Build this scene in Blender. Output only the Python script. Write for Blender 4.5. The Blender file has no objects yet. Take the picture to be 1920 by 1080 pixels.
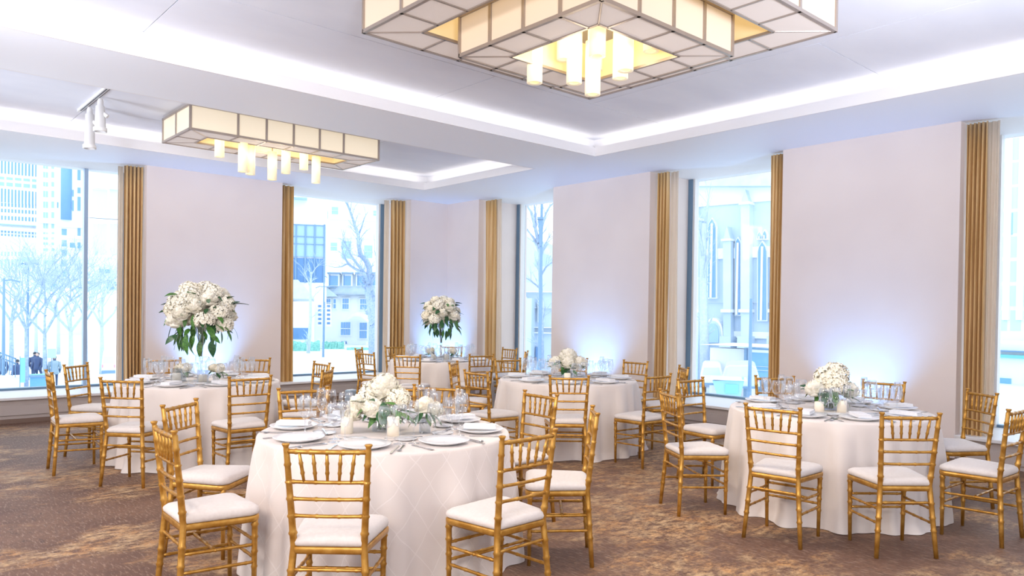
import bpy, math, random
from mathutils import Vector, Matrix, Euler
PI = math.pi
S = bpy.context.scene
C = S.collection

# ------------------------------------------------------------------ camera, world, exposure
F, CX, CY = 1403.314, 970.3576, 597.5015          # focal length and principal point for a 1920x1080 picture
A, B, H, EYE = 8.3577, 11.3524, 3.4973, 1.52       # wall planes x = A (right), y = B (left), soffit and eye height
yaw, pit, rol = [math.radians(v) for v in (41.77748, -.58324, .801207)]
cyw, syw = math.cos(yaw), math.sin(yaw)
fwd = Vector((syw*math.cos(pit), cyw*math.cos(pit), math.sin(pit)))
rgt = Vector((cyw, -syw, 0)); upv = rgt.cross(fwd)
r2 = math.cos(rol)*rgt + math.sin(rol)*upv
u2 = -math.sin(rol)*rgt + math.cos(rol)*upv
cam_d = bpy.data.cameras.new('camera'); cam = bpy.data.objects.new('camera', cam_d); C.objects.link(cam)
cam.matrix_world = Matrix(((r2.x, u2.x, -fwd.x, 0), (r2.y, u2.y, -fwd.y, 0), (r2.z, u2.z, -fwd.z, EYE), (0, 0, 0, 1)))
cam_d.sensor_width = 36; cam_d.lens = F/1920*36
cam_d.shift_x = (960-CX)/1920; cam_d.shift_y = (CY-540)/1920
cam_d.clip_start = .05; cam_d.clip_end = 2000
S.camera = cam

W = bpy.data.worlds.new('sky'); S.world = W; W.use_nodes = True
wn = W.node_tree; bg = wn.nodes['Background']
bg.inputs[0].default_value = (.87, .935, 1.0, 1); bg.inputs[1].default_value = 1.04
S.view_settings.view_transform = 'Standard'; S.view_settings.look = 'None'
S.view_settings.exposure = 1.20; S.view_settings.gamma = 1; S.view_settings.use_curve_mapping = False
cy = S.cycles
cy.use_denoising = True; cy.max_bounces = 8; cy.diffuse_bounces = 4; cy.glossy_bounces = 3
cy.transmission_bounces = 4; cy.transparent_max_bounces = 24; cy.caustics_reflective = False; cy.caustics_refractive = False
cy.sample_clamp_indirect = 4

def light(name, kind, loc, energy, color=(1, 1, 1), aim=None, size=None, size_y=None, spot=None, blend=.8):
    d = bpy.data.lights.new(name, kind); d.energy = energy; d.color = color
    o = bpy.data.objects.new(name, d); C.objects.link(o); o.location = loc
    if aim is not None: o.rotation_euler = (Vector(aim)-Vector(loc)).to_track_quat('-Z', 'Y').to_euler()
    if kind == 'AREA':
        d.size = size
        if size_y: d.shape = 'RECTANGLE'; d.size_y = size_y
    elif size is not None: d.shadow_soft_size = size
    if kind == 'SPOT': d.spot_size = spot; d.spot_blend = blend
    return o
# cove strips hidden on the ledges of both ceiling trays (long rectangles shining up)
TR1 = (.25, 7.05, .58, 6.46); TR2 = (.25, 7.08, 7.63, 10.28); LIP, TOP, LEDGE = 3.61, 3.75, .16
COVE = .30
for (x0, x1, y0, y1) in (TR1, TR2):
    for (cx_, cy_, lx, ly) in (((x0+x1)/2, y1+.07, x1-x0, .06), ((x0+x1)/2, y0-.07, x1-x0, .06), (x1+.07, (y0+y1)/2, .06, y1-y0), (x0-.07, (y0+y1)/2, .06, y1-y0)):
        light('cove_light', 'AREA', (cx_, cy_, LIP+.015), COVE*max(lx, ly), (1, .93, .84), aim=(cx_, cy_, 9), size=lx, size_y=ly)
# blue uplights washing the piers
UP = [(3.95, B-.42), (A-.45, B-.45), (A-.42, 7.55), (A-.42, 3.62)]
for (x, y) in UP:   # fixtures stand on the floor at these points
    tx, ty = (x, B) if abs(y-B) < .44 else (A, y)
    if y > B-.5 and x > A-.5: tx, ty = A, B
    light('uplight_lamp', 'SPOT', (x, y, .22), 70 if x < A-.44 else 58, (.17, .46, 1.0), aim=(tx+(x-tx)*.25, ty+(y-ty)*.25, 1.25), size=.05, spot=math.radians(90), blend=1)
# the pendants of the two chandeliers
light('chandelier_lamp', 'POINT', (3.83, 3.53, 3.30), 10, (1, .80, .55), size=.3)
light('chandelier_lamp', 'POINT', (3.93, 8.93, 3.36), 7, (1, .80, .55), size=.3)
# light thrown down by the tubes of the large chandelier, and the two heads of the track
light('chandelier_lamp', 'SPOT', (3.83, 3.53, 3.04), 60, (1, .86, .70), aim=(4.4, 4.2, 0), size=.35, spot=math.radians(150), blend=1)
light('chandelier_lamp', 'SPOT', (4.2, 8.93, 3.04), 75, (1, .88, .74), aim=(5.2, 8.6, 0), size=.35, spot=math.radians(150), blend=1)
light('track_lamp', 'SPOT', (1.99, 8.95, 3.35), 22, (1, .90, .80), aim=(2.6, 7.8, .8), size=.05, spot=math.radians(60), blend=1)
light('track_lamp', 'SPOT', (1.99, 9.42, 3.24), 18, (1, .90, .80), aim=(2.7, 8.4, .8), size=.05, spot=math.radians(60), blend=1)
# added warm fill lights out of view, no fixtures hang there
light('room_fill', 'AREA', (-1.4, .4, 3.3), 84, (1, .87, .78), aim=(3.2, 3.6, .6), size=2.2, size_y=1.2)
light('room_fill', 'AREA', (-1.6, 5.0, 3.3), 58, (1, .87, .78), aim=(3.5, 5.5, .8), size=2.0, size_y=1.2)

for (p_, e_, a_) in (((.3, -1.4, 1.9), 21, (2.0, 1.4, 4.0)), ((-1.6, 4.0, 1.9), 20, (1.0, 6.2, 4.0)), ((-1.6, 8.2, 1.9), 9, (2.6, 9.6, 4.0)), ((3.8, -1.2, 1.9), 30, (5.2, 1.6, 4.0))):
    light('ceiling_fill', 'AREA', p_, e_, (.84, .89, 1.0), aim=a_, size=1.0).data.spread = math.radians(75)  # added fill aimed up to brighten ceiling and beams, no flash unit there

# ------------------------------------------------------------------ materials
MAT = {}
def mat(name, col, rough=.5, metal=0, emit=None, estr=0, spec=.5, sheen=0):
    m = bpy.data.materials.new(name); m.use_nodes = True; b = m.node_tree.nodes['Principled BSDF']
    b.inputs['Base Color'].default_value = (*col, 1); b.inputs['Roughness'].default_value = rough
    b.inputs['Metallic'].default_value = metal; b.inputs['Specular IOR Level'].default_value = spec
    if sheen: b.inputs['Sheen Weight'].default_value = sheen
    if emit: b.inputs['Emission Color'].default_value = (*emit, 1); b.inputs['Emission Strength'].default_value = estr
    MAT[name] = m; return m
def nodes(m): return m.node_tree.nodes, m.node_tree.links, m.node_tree.nodes['Principled BSDF']
def noise_col(m, c1, c2, scale=5, detail=4, lo=.35, hi=.65, coord='Object', stretch=None, bump=0, dist=.01):
    n, l, b = nodes(m)
    tc = n.new('ShaderNodeTexCoord'); mp = n.new('ShaderNodeMapping'); l.new(tc.outputs[coord], mp.inputs[0])
    if stretch: mp.inputs['Scale'].default_value = stretch
    t = n.new('ShaderNodeTexNoise'); t.inputs['Scale'].default_value = scale; t.inputs['Detail'].default_value = detail
    l.new(mp.outputs[0], t.inputs[0])
    r = n.new('ShaderNodeValToRGB'); r.color_ramp.elements[0].position = lo; r.color_ramp.elements[1].position = hi
    r.color_ramp.elements[0].color = (*c1, 1); r.color_ramp.elements[1].color = (*c2, 1)
    l.new(t.outputs[0], r.inputs[0]); l.new(r.outputs[0], b.inputs['Base Color'])
    if bump:
        bp = n.new('ShaderNodeBump'); bp.inputs['Strength'].default_value = bump; bp.inputs['Distance'].default_value = dist
        l.new(t.outputs[0], bp.inputs['Height']); l.new(bp.outputs[0], b.inputs['Normal'])
    return m
wallm = noise_col(mat('wall_paint', (.76, .72, .73), .75), (.775, .69, .665), (.815, .73, .70), 1.2, 2)
ceilm = noise_col(mat('ceiling_paint', (.78, .79, .85), .55), (.73, .75, .84), (.79, .81, .89), .9, 3, stretch=(1, 2.2, 1))
soffm = mat('soffit_paint', (.90, .925, .99), .6)
lipm = mat('lip_paint', (.84, .83, .85), .7)
panelm = mat('panel_paint', (.50, .44, .42), .6)
sillm = mat('sill_white', (.80, .80, .82), .35)
basem = mat('baseboard_dark', (.20, .13, .10), .5)
framem = mat('window_frame_metal', (.16, .27, .40), .35, .3)
mullm = mat('mullion_pale', (.38, .52, .72), .35, .2)
gold = noise_col(mat('gold_paint', (.6, .36, .1), .30, .55), (.44, .21, .030), (.61, .335, .075), 22, 3)
cushm = noise_col(mat('cushion_fabric', (.85, .8, .77), .8, sheen=.2), (.70, .645, .62), (.74, .69, .665), 60, 2, bump=.05, dist=.002)
porc = mat('porcelain', (.86, .87, .90), .15)
napk = noise_col(mat('napkin_linen', (.86, .86, .88), .8), (.84, .84, .87), (.89, .89, .91), 80, 2, bump=.1, dist=.001)
steel = mat('cutlery_steel', (.62, .64, .68), .18, 1)
wax = mat('candle_wax', (.93, .86, .74), .5, emit=(1, .85, .6), estr=.05)
petal = noise_col(mat('petal_white', (.93, .91, .82), .6), (.97, .92, .77), (.98, .965, .90), 14, 2)
petal2 = noise_col(mat('petal_ivory', (.92, .87, .76), .6), (.97, .90, .72), (.98, .95, .86), 14, 2)
leafm = noise_col(mat('leaf_green', (.06, .2, .03), .4), (.025, .11, .02), (.10, .27, .04), 9, 2)
leafd = noise_col(mat('leaf_dark', (.02, .09, .03), .4), (.012, .06, .02), (.04, .15, .05), 9, 2)
stemm = mat('stem_green', (.10, .20, .06), .5)
fixm = mat('fixture_white', (.80, .80, .80), .4)
dark = mat('dark_metal', (.03, .04, .06), .4)
brass = mat('chandelier_bronze', (.40, .34, .30), .35, .6)
shadem = mat('shade_fabric', (.54, .46, .38), .8, emit=(1, .74, .48), estr=.125)
shadeb = mat('shade_fabric_lower', (.62, .58, .56), .8, emit=(1, .84, .76), estr=.10)
shadec = mat('shade_fabric_cream', (.56, .50, .42), .8, emit=(1, .84, .58), estr=.20)
shade2 = mat('shade_fabric_lit', (.62, .52, .34), .8, emit=(1, .66, .26), estr=.22)
uplm = mat('uplight_casing', (.45, .58, .70), .3)
upl = mat('uplight_lens', (.2, .5, .9), .2, emit=(.3, .6, 1), estr=1.5)

def tube_mat():
    m = mat('glass_tube', (.90, .82, .62), .35)
    n, l, b = nodes(m)
    tc = n.new('ShaderNodeTexCoord'); sp = n.new('ShaderNodeSeparateXYZ'); l.new(tc.outputs['Generated'], sp.inputs[0])
    r = n.new('ShaderNodeValToRGB'); e = r.color_ramp.elements
    e[0].position = 0; e[0].color = (.55, .45, .30, 1); e[1].position = .95; e[1].color = (1.0, .72, .22, 1)
    a = e.new(.3); a.color = (.75, .62, .32, 1); a = e.new(.62); a.color = (1.0, .93, .72, 1)
    l.new(sp.outputs[2], r.inputs[0]); l.new(r.outputs[0], b.inputs['Emission Color']); b.inputs['Emission Strength'].default_value = .31
    return m
tubem = tube_mat()

def glass_mat(name, tint, gloss=.12, edge=.75):
    m = bpy.data.materials.new(name); m.use_nodes = True; n, l = m.node_tree.nodes, m.node_tree.links
    n.remove(n['Principled BSDF']); out = n['Material Output']
    t = n.new('ShaderNodeBsdfTransparent'); t.inputs[0].default_value = (*tint, 1)
    g = n.new('ShaderNodeBsdfGlossy'); g.inputs['Roughness'].default_value = .04; g.inputs[0].default_value = (.95, .97, 1, 1)
    lw = n.new('ShaderNodeLayerWeight'); lw.inputs[0].default_value = .35
    mr = n.new('ShaderNodeMapRange'); mr.inputs['To Min'].default_value = gloss; mr.inputs['To Max'].default_value = edge
    l.new(lw.outputs['Facing'], mr.inputs[0]); mx = n.new('ShaderNodeMixShader')
    l.new(mr.outputs[0], mx.inputs[0]); l.new(t.outputs[0], mx.inputs[1]); l.new(g.outputs[0], mx.inputs[2]); l.new(mx.outputs[0], out.inputs[0])
    MAT[name] = m; return m
crystal = glass_mat('crystal', (.97, .98, .99), .05, .55)
vaseg = glass_mat('vase_glass', (.95, .97, .99), .07, .5)
paneg = glass_mat('pane_glass', (.96, .985, 1.0), .015, .22)

def sheer_mat():
    m = bpy.data.materials.new('sheer_voile'); m.use_nodes = True; n, l = m.node_tree.nodes, m.node_tree.links
    b = n['Principled BSDF']; b.inputs['Base Color'].default_value = (.84, .72, .60, 1); b.inputs['Roughness'].default_value = .9
    t = n.new('ShaderNodeBsdfTransparent'); tl = n.new('ShaderNodeBsdfTranslucent'); tl.inputs[0].default_value = (.85, .76, .66, 1)
    m1 = n.new('ShaderNodeMixShader'); m1.inputs[0].default_value = .45; l.new(b.outputs[0], m1.inputs[1]); l.new(tl.outputs[0], m1.inputs[2])
    m2 = n.new('ShaderNodeMixShader'); m2.inputs[0].default_value = .22; l.new(m1.outputs[0], m2.inputs[1]); l.new(t.outputs[0], m2.inputs[2])
    l.new(m2.outputs[0], n['Material Output'].inputs[0]); return m
sheer = sheer_mat()
def curtain_mat():
    m = mat('curtain_gold', (.55, .36, .17), .42, sheen=.3)
    n, l, b = nodes(m)
    tc = n.new('ShaderNodeTexCoord'); mp = n.new('ShaderNodeMapping'); mp.inputs['Scale'].default_value = (9, 9, .5); l.new(tc.outputs['Object'], mp.inputs[0])
    t = n.new('ShaderNodeTexNoise'); t.inputs['Scale'].default_value = 2; l.new(mp.outputs[0], t.inputs[0])
    r = n.new('ShaderNodeValToRGB'); r.color_ramp.elements[0].color = (.56, .33, .11, 1); r.color_ramp.elements[1].color = (.78, .53, .25, 1)
    r.color_ramp.elements[0].position = .35; r.color_ramp.elements[1].position = .7
    l.new(t.outputs[0], r.inputs[0]); l.new(r.outputs[0], b.inputs['Base Color']); return m
curtm = curtain_mat()

def carpet_mat():
    m = mat('carpet_pattern', (.2, .12, .08), .62, spec=.45)
    n, l, b = nodes(m)
    tc = n.new('ShaderNodeTexCoord')
    def noise(scale, stretch=(1, 1, 1), detail=5, rot=0, rough=.55):
        mp = n.new('ShaderNodeMapping'); mp.inputs['Scale'].default_value = stretch; mp.inputs['Rotation'].default_value = (0, 0, rot)
        l.new(tc.outputs['Object'], mp.inputs[0]); t = n.new('ShaderNodeTexNoise'); t.inputs['Scale'].default_value = scale
        t.inputs['Detail'].default_value = detail; t.inputs['Roughness'].default_value = rough; l.new(mp.outputs[0], t.inputs[0]); return t.outputs[0]
    def ramp(src, p0, p1, c0=(0, 0, 0), c1=(1, 1, 1)):
        r = n.new('ShaderNodeValToRGB'); e = r.color_ramp.elements; e[0].position = p0; e[1].position = p1; e[0].color = (*c0, 1); e[1].color = (*c1, 1)
        l.new(src, r.inputs[0]); return r.outputs[0]
    def mix(f, a, c, mode='MIX'):
        x = n.new('ShaderNodeMix'); x.data_type = 'RGBA'; x.blend_type = mode
        for i, v in ((0, f), (6, a), (7, c)):
            if isinstance(v, (int, float)): x.inputs[i].default_value = v
            elif isinstance(v, tuple): x.inputs[i].default_value = (*v, 1)
            else: l.new(v, x.inputs[i])
        return x.outputs[2]
    def mul(a, c, op='MULTIPLY'):
        x = n.new('ShaderNodeMath'); x.operation = op
        for i, v in ((0, a), (1, c)):
            if isinstance(v, (int, float)): x.inputs[i].default_value = v
            else: l.new(v, x.inputs[i])
        return x.outputs[0]
    base = mix(ramp(noise(1.1, (1, 1.3, 1), 3), .4, .6), (.145, .070, .044), (.215, .115, .072))
    # worn tan islands broken up by a finer scrape pattern
    big = ramp(noise(.55, (1, 1.35, 1), 6, .35, .68), .49, .56)
    fine = ramp(noise(9, (1, 1.9, 1), 9, .5, .78), .42, .58)
    isl = mul(big, fine)
    col = mix(isl, base, mix(ramp(noise(5), .4, .6), (.62, .33, .125), (.66, .45, .24)))
    brown = mul(ramp(noise(9, (2.5, 1, 1), 6, .2, .7), .56, .64), ramp(noise(.9, (1, 1, 1), 3, 1.0), .42, .58))
    fl = ramp(noise(26, (1, 1.6, 1), 6, .4, .75), .40, .62)
    col = mix(mul(fl, .45), col, (.085, .050, .040))
    col = mix(mul(brown, .8), col, (.075, .042, .034))
    # short diagonal woven strokes
    strokes = ramp(noise(70, (1, .2, 1), 2, .9), .56, .66)
    strokes2 = ramp(noise(70, (1, .2, 1), 2, -.7), .57, .67)
    col = mix(mul(strokes, .38), col, (.45, .33, .24)); col = mix(mul(strokes2, .25), col, (.38, .27, .20))
    l.new(col, b.inputs['Base Color'])
    bp = n.new('ShaderNodeBump'); bp.inputs['Strength'].default_value = .3; bp.inputs['Distance'].default_value = .004
    l.new(noise(220, detail=2), bp.inputs['Height']); l.new(bp.outputs[0], b.inputs['Normal']); return m
carpet = carpet_mat()

def cloth_mat():
    m = mat('tablecloth_linen', (.84, .79, .76), .75, sheen=.25)
    n, l, b = nodes(m)
    tc = n.new('ShaderNodeTexCoord'); sp = n.new('ShaderNodeSeparateXYZ')
    wn_ = n.new('ShaderNodeTexNoise'); wn_.inputs['Scale'].default_value = 3; l.new(tc.outputs['Object'], wn_.inputs[0])
    l.new(tc.outputs['Object'], sp.inputs[0])
    def M(op, a, c=None):
        x = n.new('ShaderNodeMath'); x.operation = op
        for i, v in ((0, a), (1, c)):
            if v is None: continue
            if isinstance(v, (int, float)): x.inputs[i].default_value = v
            else: l.new(v, x.inputs[i])
        return x.outputs[0]
    ang = M('MULTIPLY', M('ARCTAN2', sp.outputs[1], sp.outputs[0]), .9)
    wob = M('MULTIPLY', wn_.outputs[0], .16); side = M('ADD', ang, wob)
    def line(sgn):
        v = M('MODULO', M('ADD', M('ADD', side, M('MULTIPLY', sp.outputs[2], sgn)), 20.0), .19)
        return M('LESS_THAN', M('ABSOLUTE', M('SUBTRACT', v, .095)), .0035)
    ln = M('MAXIMUM', line(.8), line(-.8)); ln = M('MULTIPLY', ln, M('LESS_THAN', sp.outputs[2], .75))
    bp = n.new('ShaderNodeBump'); bp.inputs['Strength'].default_value = .4; bp.inputs['Distance'].default_value = .003
    l.new(ln, bp.inputs['Height']); l.new(bp.outputs[0], b.inputs['Normal'])
    x = n.new('ShaderNodeMix'); x.data_type = 'RGBA'; l.new(ln, x.inputs[0]); x.inputs[6].default_value = (.76, .69, .655, 1); x.inputs[7].default_value = (.83, .765, .735, 1)
    l.new(x.outputs[2], b.inputs['Base Color']); return m
clothm = cloth_mat()
clothp = noise_col(mat('tablecloth_plain', (.77, .70, .665), .75, sheen=.25), (.755, .69, .655), (.79, .725, .69), 4, 3)

# outdoor materials
def omat(name, c1, c2=None, scale=.6, rough=.8): 
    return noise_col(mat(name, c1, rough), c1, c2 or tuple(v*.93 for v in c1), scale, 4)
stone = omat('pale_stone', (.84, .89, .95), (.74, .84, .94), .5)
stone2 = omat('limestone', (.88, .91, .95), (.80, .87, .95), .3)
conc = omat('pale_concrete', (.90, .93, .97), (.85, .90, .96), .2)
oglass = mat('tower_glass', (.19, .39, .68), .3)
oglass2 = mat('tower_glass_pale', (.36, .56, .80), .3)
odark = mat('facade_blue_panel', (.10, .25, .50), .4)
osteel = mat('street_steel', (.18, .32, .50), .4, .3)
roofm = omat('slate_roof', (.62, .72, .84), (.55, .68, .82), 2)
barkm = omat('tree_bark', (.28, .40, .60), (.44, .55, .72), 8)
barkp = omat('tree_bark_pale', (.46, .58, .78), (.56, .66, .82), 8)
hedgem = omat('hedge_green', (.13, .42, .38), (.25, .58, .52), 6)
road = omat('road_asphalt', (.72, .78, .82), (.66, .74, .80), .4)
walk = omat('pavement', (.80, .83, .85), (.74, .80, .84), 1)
vanm = mat('vehicle_white', (.78, .84, .88), .3)
vglass = mat('vehicle_glass', (.16, .36, .58), .2)
teal = mat('sign_teal', (.20, .62, .62), .5)
coatm = mat('coat_blue', (.06, .10, .22), .8)
coatr = mat('coat_rose', (.75, .35, .42), .8)
coatg = mat('coat_grey', (.30, .42, .52), .8)
skinm = mat('skin', (.70, .50, .42), .6)
trousm = mat('trousers_navy', (.05, .09, .20), .8)

# ------------------------------------------------------------------ mesh helpers
class MB:
    def __init__(s): s.v = []; s.f = []
    def add(s, vs, fs):
        k = len(s.v); s.v += [tuple(v) for v in vs]; s.f += [tuple(i+k for i in f) for f in fs]; return s
    def box(s, x0, x1, y0, y1, z0, z1):
        return s.add([(x0, y0, z0), (x1, y0, z0), (x1, y1, z0), (x0, y1, z0), (x0, y0, z1), (x1, y0, z1), (x1, y1, z1), (x0, y1, z1)],
                     [(0, 3, 2, 1), (4, 5, 6, 7), (0, 1, 5, 4), (1, 2, 6, 5), (2, 3, 7, 6), (3, 0, 4, 7)])
    def tube(s, pts, rad, n=8, cap=True):
        pts = [Vector(p) for p in pts]; rad = rad if isinstance(rad, (list, tuple)) else [rad]*len(pts)
        vs, fs = [], []; ref = Vector((0, 0, 1)); t0 = (pts[-1]-pts[0]).normalized()
        if abs(t0.z) > .8: ref = Vector((0, 1, 0))
        for i, p in enumerate(pts):
            t = (pts[min(i+1, len(pts)-1)]-pts[max(i-1, 0)]).normalized()
            a = t.cross(ref).normalized(); b = t.cross(a)
            for k in range(n):
                w = 2*PI*k/n; vs.append(p+(a*math.cos(w)+b*math.sin(w))*rad[i])
        for i in range(len(pts)-1):
            for k in range(n):
                k2 = (k+1) % n; fs.append((i*n+k, i*n+k2, (i+1)*n+k2, (i+1)*n+k))
        if cap: fs.append(tuple(range(n))[::-1]); fs.append(tuple((len(pts)-1)*n+k for k in range(n)))
        return s.add(vs, fs)
    def lathe(s, prof, n=24, c=(0, 0), capb=False, capt=False):
        vs = []; fs = []
        for (r, z) in prof:
            for k in range(n): w = 2*PI*k/n; vs.append((c[0]+r*math.cos(w), c[1]+r*math.sin(w), z))
        for i in range(len(prof)-1):
            for k in range(n):
                k2 = (k+1) % n; fs.append((i*n+k, i*n+k2, (i+1)*n+k2, (i+1)*n+k))
        if capb: fs.append(tuple(range(n))[::-1])
        if capt: fs.append(tuple((len(prof)-1)*n+k for k in range(n)))
        return s.add(vs, fs)
    def poly(s, pts, d):                      # flat outline pts (3-D) pushed along vector d
        n = len(pts); d = Vector(d); a = [Vector(p) for p in pts]; b = [p+d for p in a]
        return s.add(a+b, [tuple(range(n)), tuple(range(2*n-1, n-1, -1))]+[(i, i+n, (i+1) % n+n, (i+1) % n) for i in range(n)])
    def mesh(s, name, m, smooth=False):
        me = bpy.data.meshes.new(name); me.from_pydata(s.v, [], s.f); me.materials.append(m)
        if smooth: me.polygons.foreach_set('use_smooth', [True]*len(me.polygons))
        me.update(); return me
    def build(s, name, m, parent=None, smooth=False): return link(name, s.mesh(name, m, smooth), parent)
def link(name, me, parent=None, loc=None, rot=None, scale=None):
    o = bpy.data.objects.new(name, me); C.objects.link(o)
    if parent: o.parent = parent
    if loc is not None: o.location = loc
    if rot is not None: o.rotation_euler = rot
    if scale is not None: o.scale = scale if isinstance(scale, (tuple, list)) else (scale,)*3
    return o
def recalc(o):
    import bmesh
    b = bmesh.new(); b.from_mesh(o.data); bmesh.ops.recalc_face_normals(b, faces=b.faces); b.to_mesh(o.data); b.free()
def tag(o, label=None, cat=None, group=None, kind=None):
    if label: o['label'] = label
    if cat: o['category'] = cat
    if group: o['group'] = group
    if kind: o['kind'] = kind
    return o
def thing(name, label, cat, loc=(0, 0, 0), rz=0, group=None):
    return tag(link(name, None, None, loc, (0, 0, rz)), label, cat, group)
def copy_tree(o, parent=None):
    c = o.copy(); C.objects.link(c); c.parent = parent
    for k in KIDS.get(o.name, []): copy_tree(k, c)
    return c
KIDS = {}
def index():
    KIDS.clear()
    for o in bpy.data.objects:
        if o.parent: KIDS.setdefault(o.parent.name, []).append(o)
def struct(name, mb, m, parent=None, smooth=False):
    o = mb.build(name, m, parent, smooth)
    if not parent: o['kind'] = 'structure'
    return o
def bevel(o, w=.004, seg=2):
    md = o.modifiers.new('bevel', 'BEVEL'); md.width = w; md.segments = seg; md.limit_method = 'ANGLE'; return o
def RAY(px, py):
    a, b = (px-CX)/F, (py-CY)/F
    return fwd + r2*a - u2*b

# ------------------------------------------------------------------ room shell
XW, YW = -3.2, -3.2                                # far ends of the room behind the photographer
struct('floor', MB().box(XW, A+1.1, YW, B+1.1, -.12, 0), carpet)
WT = 1.02                                          # depth of the window bays
W1, W2 = (.62, 3.117), (5.113, 7.535)              # openings in the left wall (x ranges)
W3, W4, W5 = (8.542, 10.43), (4.61, 6.608), (.65, 2.681)   # openings in the right wall (y ranges)
SILL = .33
for (a, b) in ((XW, W1[0]), (W1[1], W2[0]), (W2[1], A+1.2)):
    struct('wall_left', MB().box(a, b, B, B+WT+.15, 0, 3.95), wallm)
for (a, b) in ((YW, W5[0]), (W5[1], W4[0]), (W4[1], W3[0]), (W3[1], B)):
    struct('wall_right', MB().box(A, A+WT+.15, a, b, 0, 3.95), wallm)
for (a, b) in (W1, W2):
    struct('wall_left', MB().box(a, b, B+.02, B+WT+.15, 0, SILL-.035), panelm)
    struct('wall_left', MB().box(a, b, B+WT+.06, B+WT+.15, 3.50, 3.95), wallm)
    bevel(struct('trim_1', MB().box(a, b, B, B+.02, .10, .225), panelm), .004)
    struct('baseboard_left', MB().box(a, b, B-.005, B+.02, 0, .055), basem)
for (a, b) in (W3, W4, W5):
    struct('wall_right', MB().box(A+.02, A+WT+.15, a, b, 0, SILL-.035), panelm)
    struct('wall_right', MB().box(A+WT+.06, A+WT+.15, a, b, 3.50, 3.95), wallm)
    bevel(struct('trim_2', MB().box(A, A+.02, a, b, .10, .225), panelm), .004)
    struct('baseboard_right', MB().box(A-.005, A+.02, a, b, 0, .055), basem)
for (a, b) in ((XW, W1[0]), (W1[1], W2[0]), (W2[1], A)):
    struct('baseboard_left', MB().box(a, b, B-.015, B, 0, .09), basem)
for (a, b) in ((YW, W5[0]), (W5[1], W4[0]), (W4[1], W3[0]), (W3[1], B)):
    struct('baseboard_right', MB().box(A-.015, A, a, b, 0, .09), basem)
# the end of the room behind the camera: unseen walls, large openings added to let in daylight as fill
for (a, b) in ((XW, -2.2), (.2, 2.4), (4.8, A)):
    struct('wall_back', MB().box(a, b, YW-.2, YW, 0, 3.95), wallm)
for (a, b) in ((YW, -1.8), (.8, 3.2), (5.8, 8.2), (10.6, B)):
    struct('wall_side', MB().box(XW-.2, XW, a, b, 0, 3.95), wallm)
for (a, b) in ((-2.2, .2), (2.4, 4.8)): struct('wall_back', MB().box(a, b, YW-.2, YW, 0, SILL), panelm)
for (a, b) in ((-1.8, .8), (3.2, 5.8), (8.2, 10.6)): struct('wall_side', MB().box(XW-.2, XW, a, b, 0, SILL), panelm)

# windows: sill, frame, pane
def window(n, wall, a, b, mull=()):
    w = tag(link('window_%d' % n, None), kind='structure')
    t = .07; G = (B if wall == 'L' else A)+WT-.05
    def bx(mb, u0, u1, d0, d1, z0, z1):
        return mb.box(u0, u1, d0, d1, z0, z1) if wall == 'L' else mb.box(d0, d1, u0, u1, z0, z1)
    D = B if wall == 'L' else A
    o = bx(MB(), a, b, D-.03, D+WT+.1, SILL-.035, SILL).build('window_sill', sillm, w); bevel(o, .006)
    fr = MB()
    for (u0, u1) in ((a, a+t), (b-t, b)):
        bx(fr, u0, u1, G-.07, G+.09, SILL, 3.5)
    bx(fr, a+t, b-t, G-.03, G+.07, SILL, SILL+.03)
    fr.build('window_frame', framem, w)
    st = MB()
    for (u0, u1) in ((a+t, a+t+.035), (b-t-.035, b-t)): bx(st, u0, u1, G-.05, G+.05, SILL, 3.5)
    st.build('stop_bead', fixm, w)
    for m_ in mull: bx(MB(), m_-.025, m_+.025, G-.04, G+.06, SILL, 3.5).build('mullion', mullm, w)
    cuts = [a+t+.035]+list(mull)+[b-t-.035]
    for i in range(len(cuts)-1): bx(MB(), cuts[i]+(.03 if i else 0), cuts[i+1]-(.03 if i < len(cuts)-2 else 0), G, G+.012, SILL+.03, 3.50).build('pane', paneg, w)
    return w
window(1, 'L', *W1, mull=(2.56,)); window(2, 'L', *W2)
window(3, 'R', *W3); window(4, 'R', *W4); window(5, 'R', *W5)

# ceiling: soffit with two trays, lip, ledge, upper panels
ce = tag(link('ceiling', None), kind='structure')
sf = MB(); x0, x1, ya, yb = TR1; _, x1b, yc, yd = TR2
q = .02
for r in ((XW, A+WT+.1, YW, ya-q), (XW, x0-q, ya-q, yb+q), (x1+q, A+WT+.1, ya-q, yb+q), (XW, A+WT+.1, yb+q, yc-q), (XW, x0-q, yc-q, yd+q), (x1b+q, A+WT+.1, yc-q, yd+q), (XW, A+WT+.1, yd+q, B+WT+.1)):
    sf.box(r[0], r[1], r[2], r[3], H, H+.03)
sf.build('soffit', soffm, ce)
for (a, b, c, d) in (TR1, TR2):
    lp = MB(); t = .02
    lp.box(a-t, b+t, d, d+t, H, LIP); lp.box(a-t, b+t, c-t, c, H, LIP); lp.box(a-t, a, c, d, H, LIP); lp.box(b, b+t, c, d, H, LIP)
    lp.build('tray_lip', lipm, ce)
    L = LEDGE; wl = MB()
    wl.box(a-L-.03, b+L+.03, d+L, d+L+.03, H+.03, TOP); wl.box(a-L-.03, b+L+.03, c-L-.03, c-L, H+.03, TOP)
    wl.box(a-L-.03, a-L, c-L, d+L, H+.03, TOP); wl.box(b+L, b+L+.03, c-L, d+L, H+.03, TOP); wl.build('cove_wall', lipm, ce)
g = .004
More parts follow.
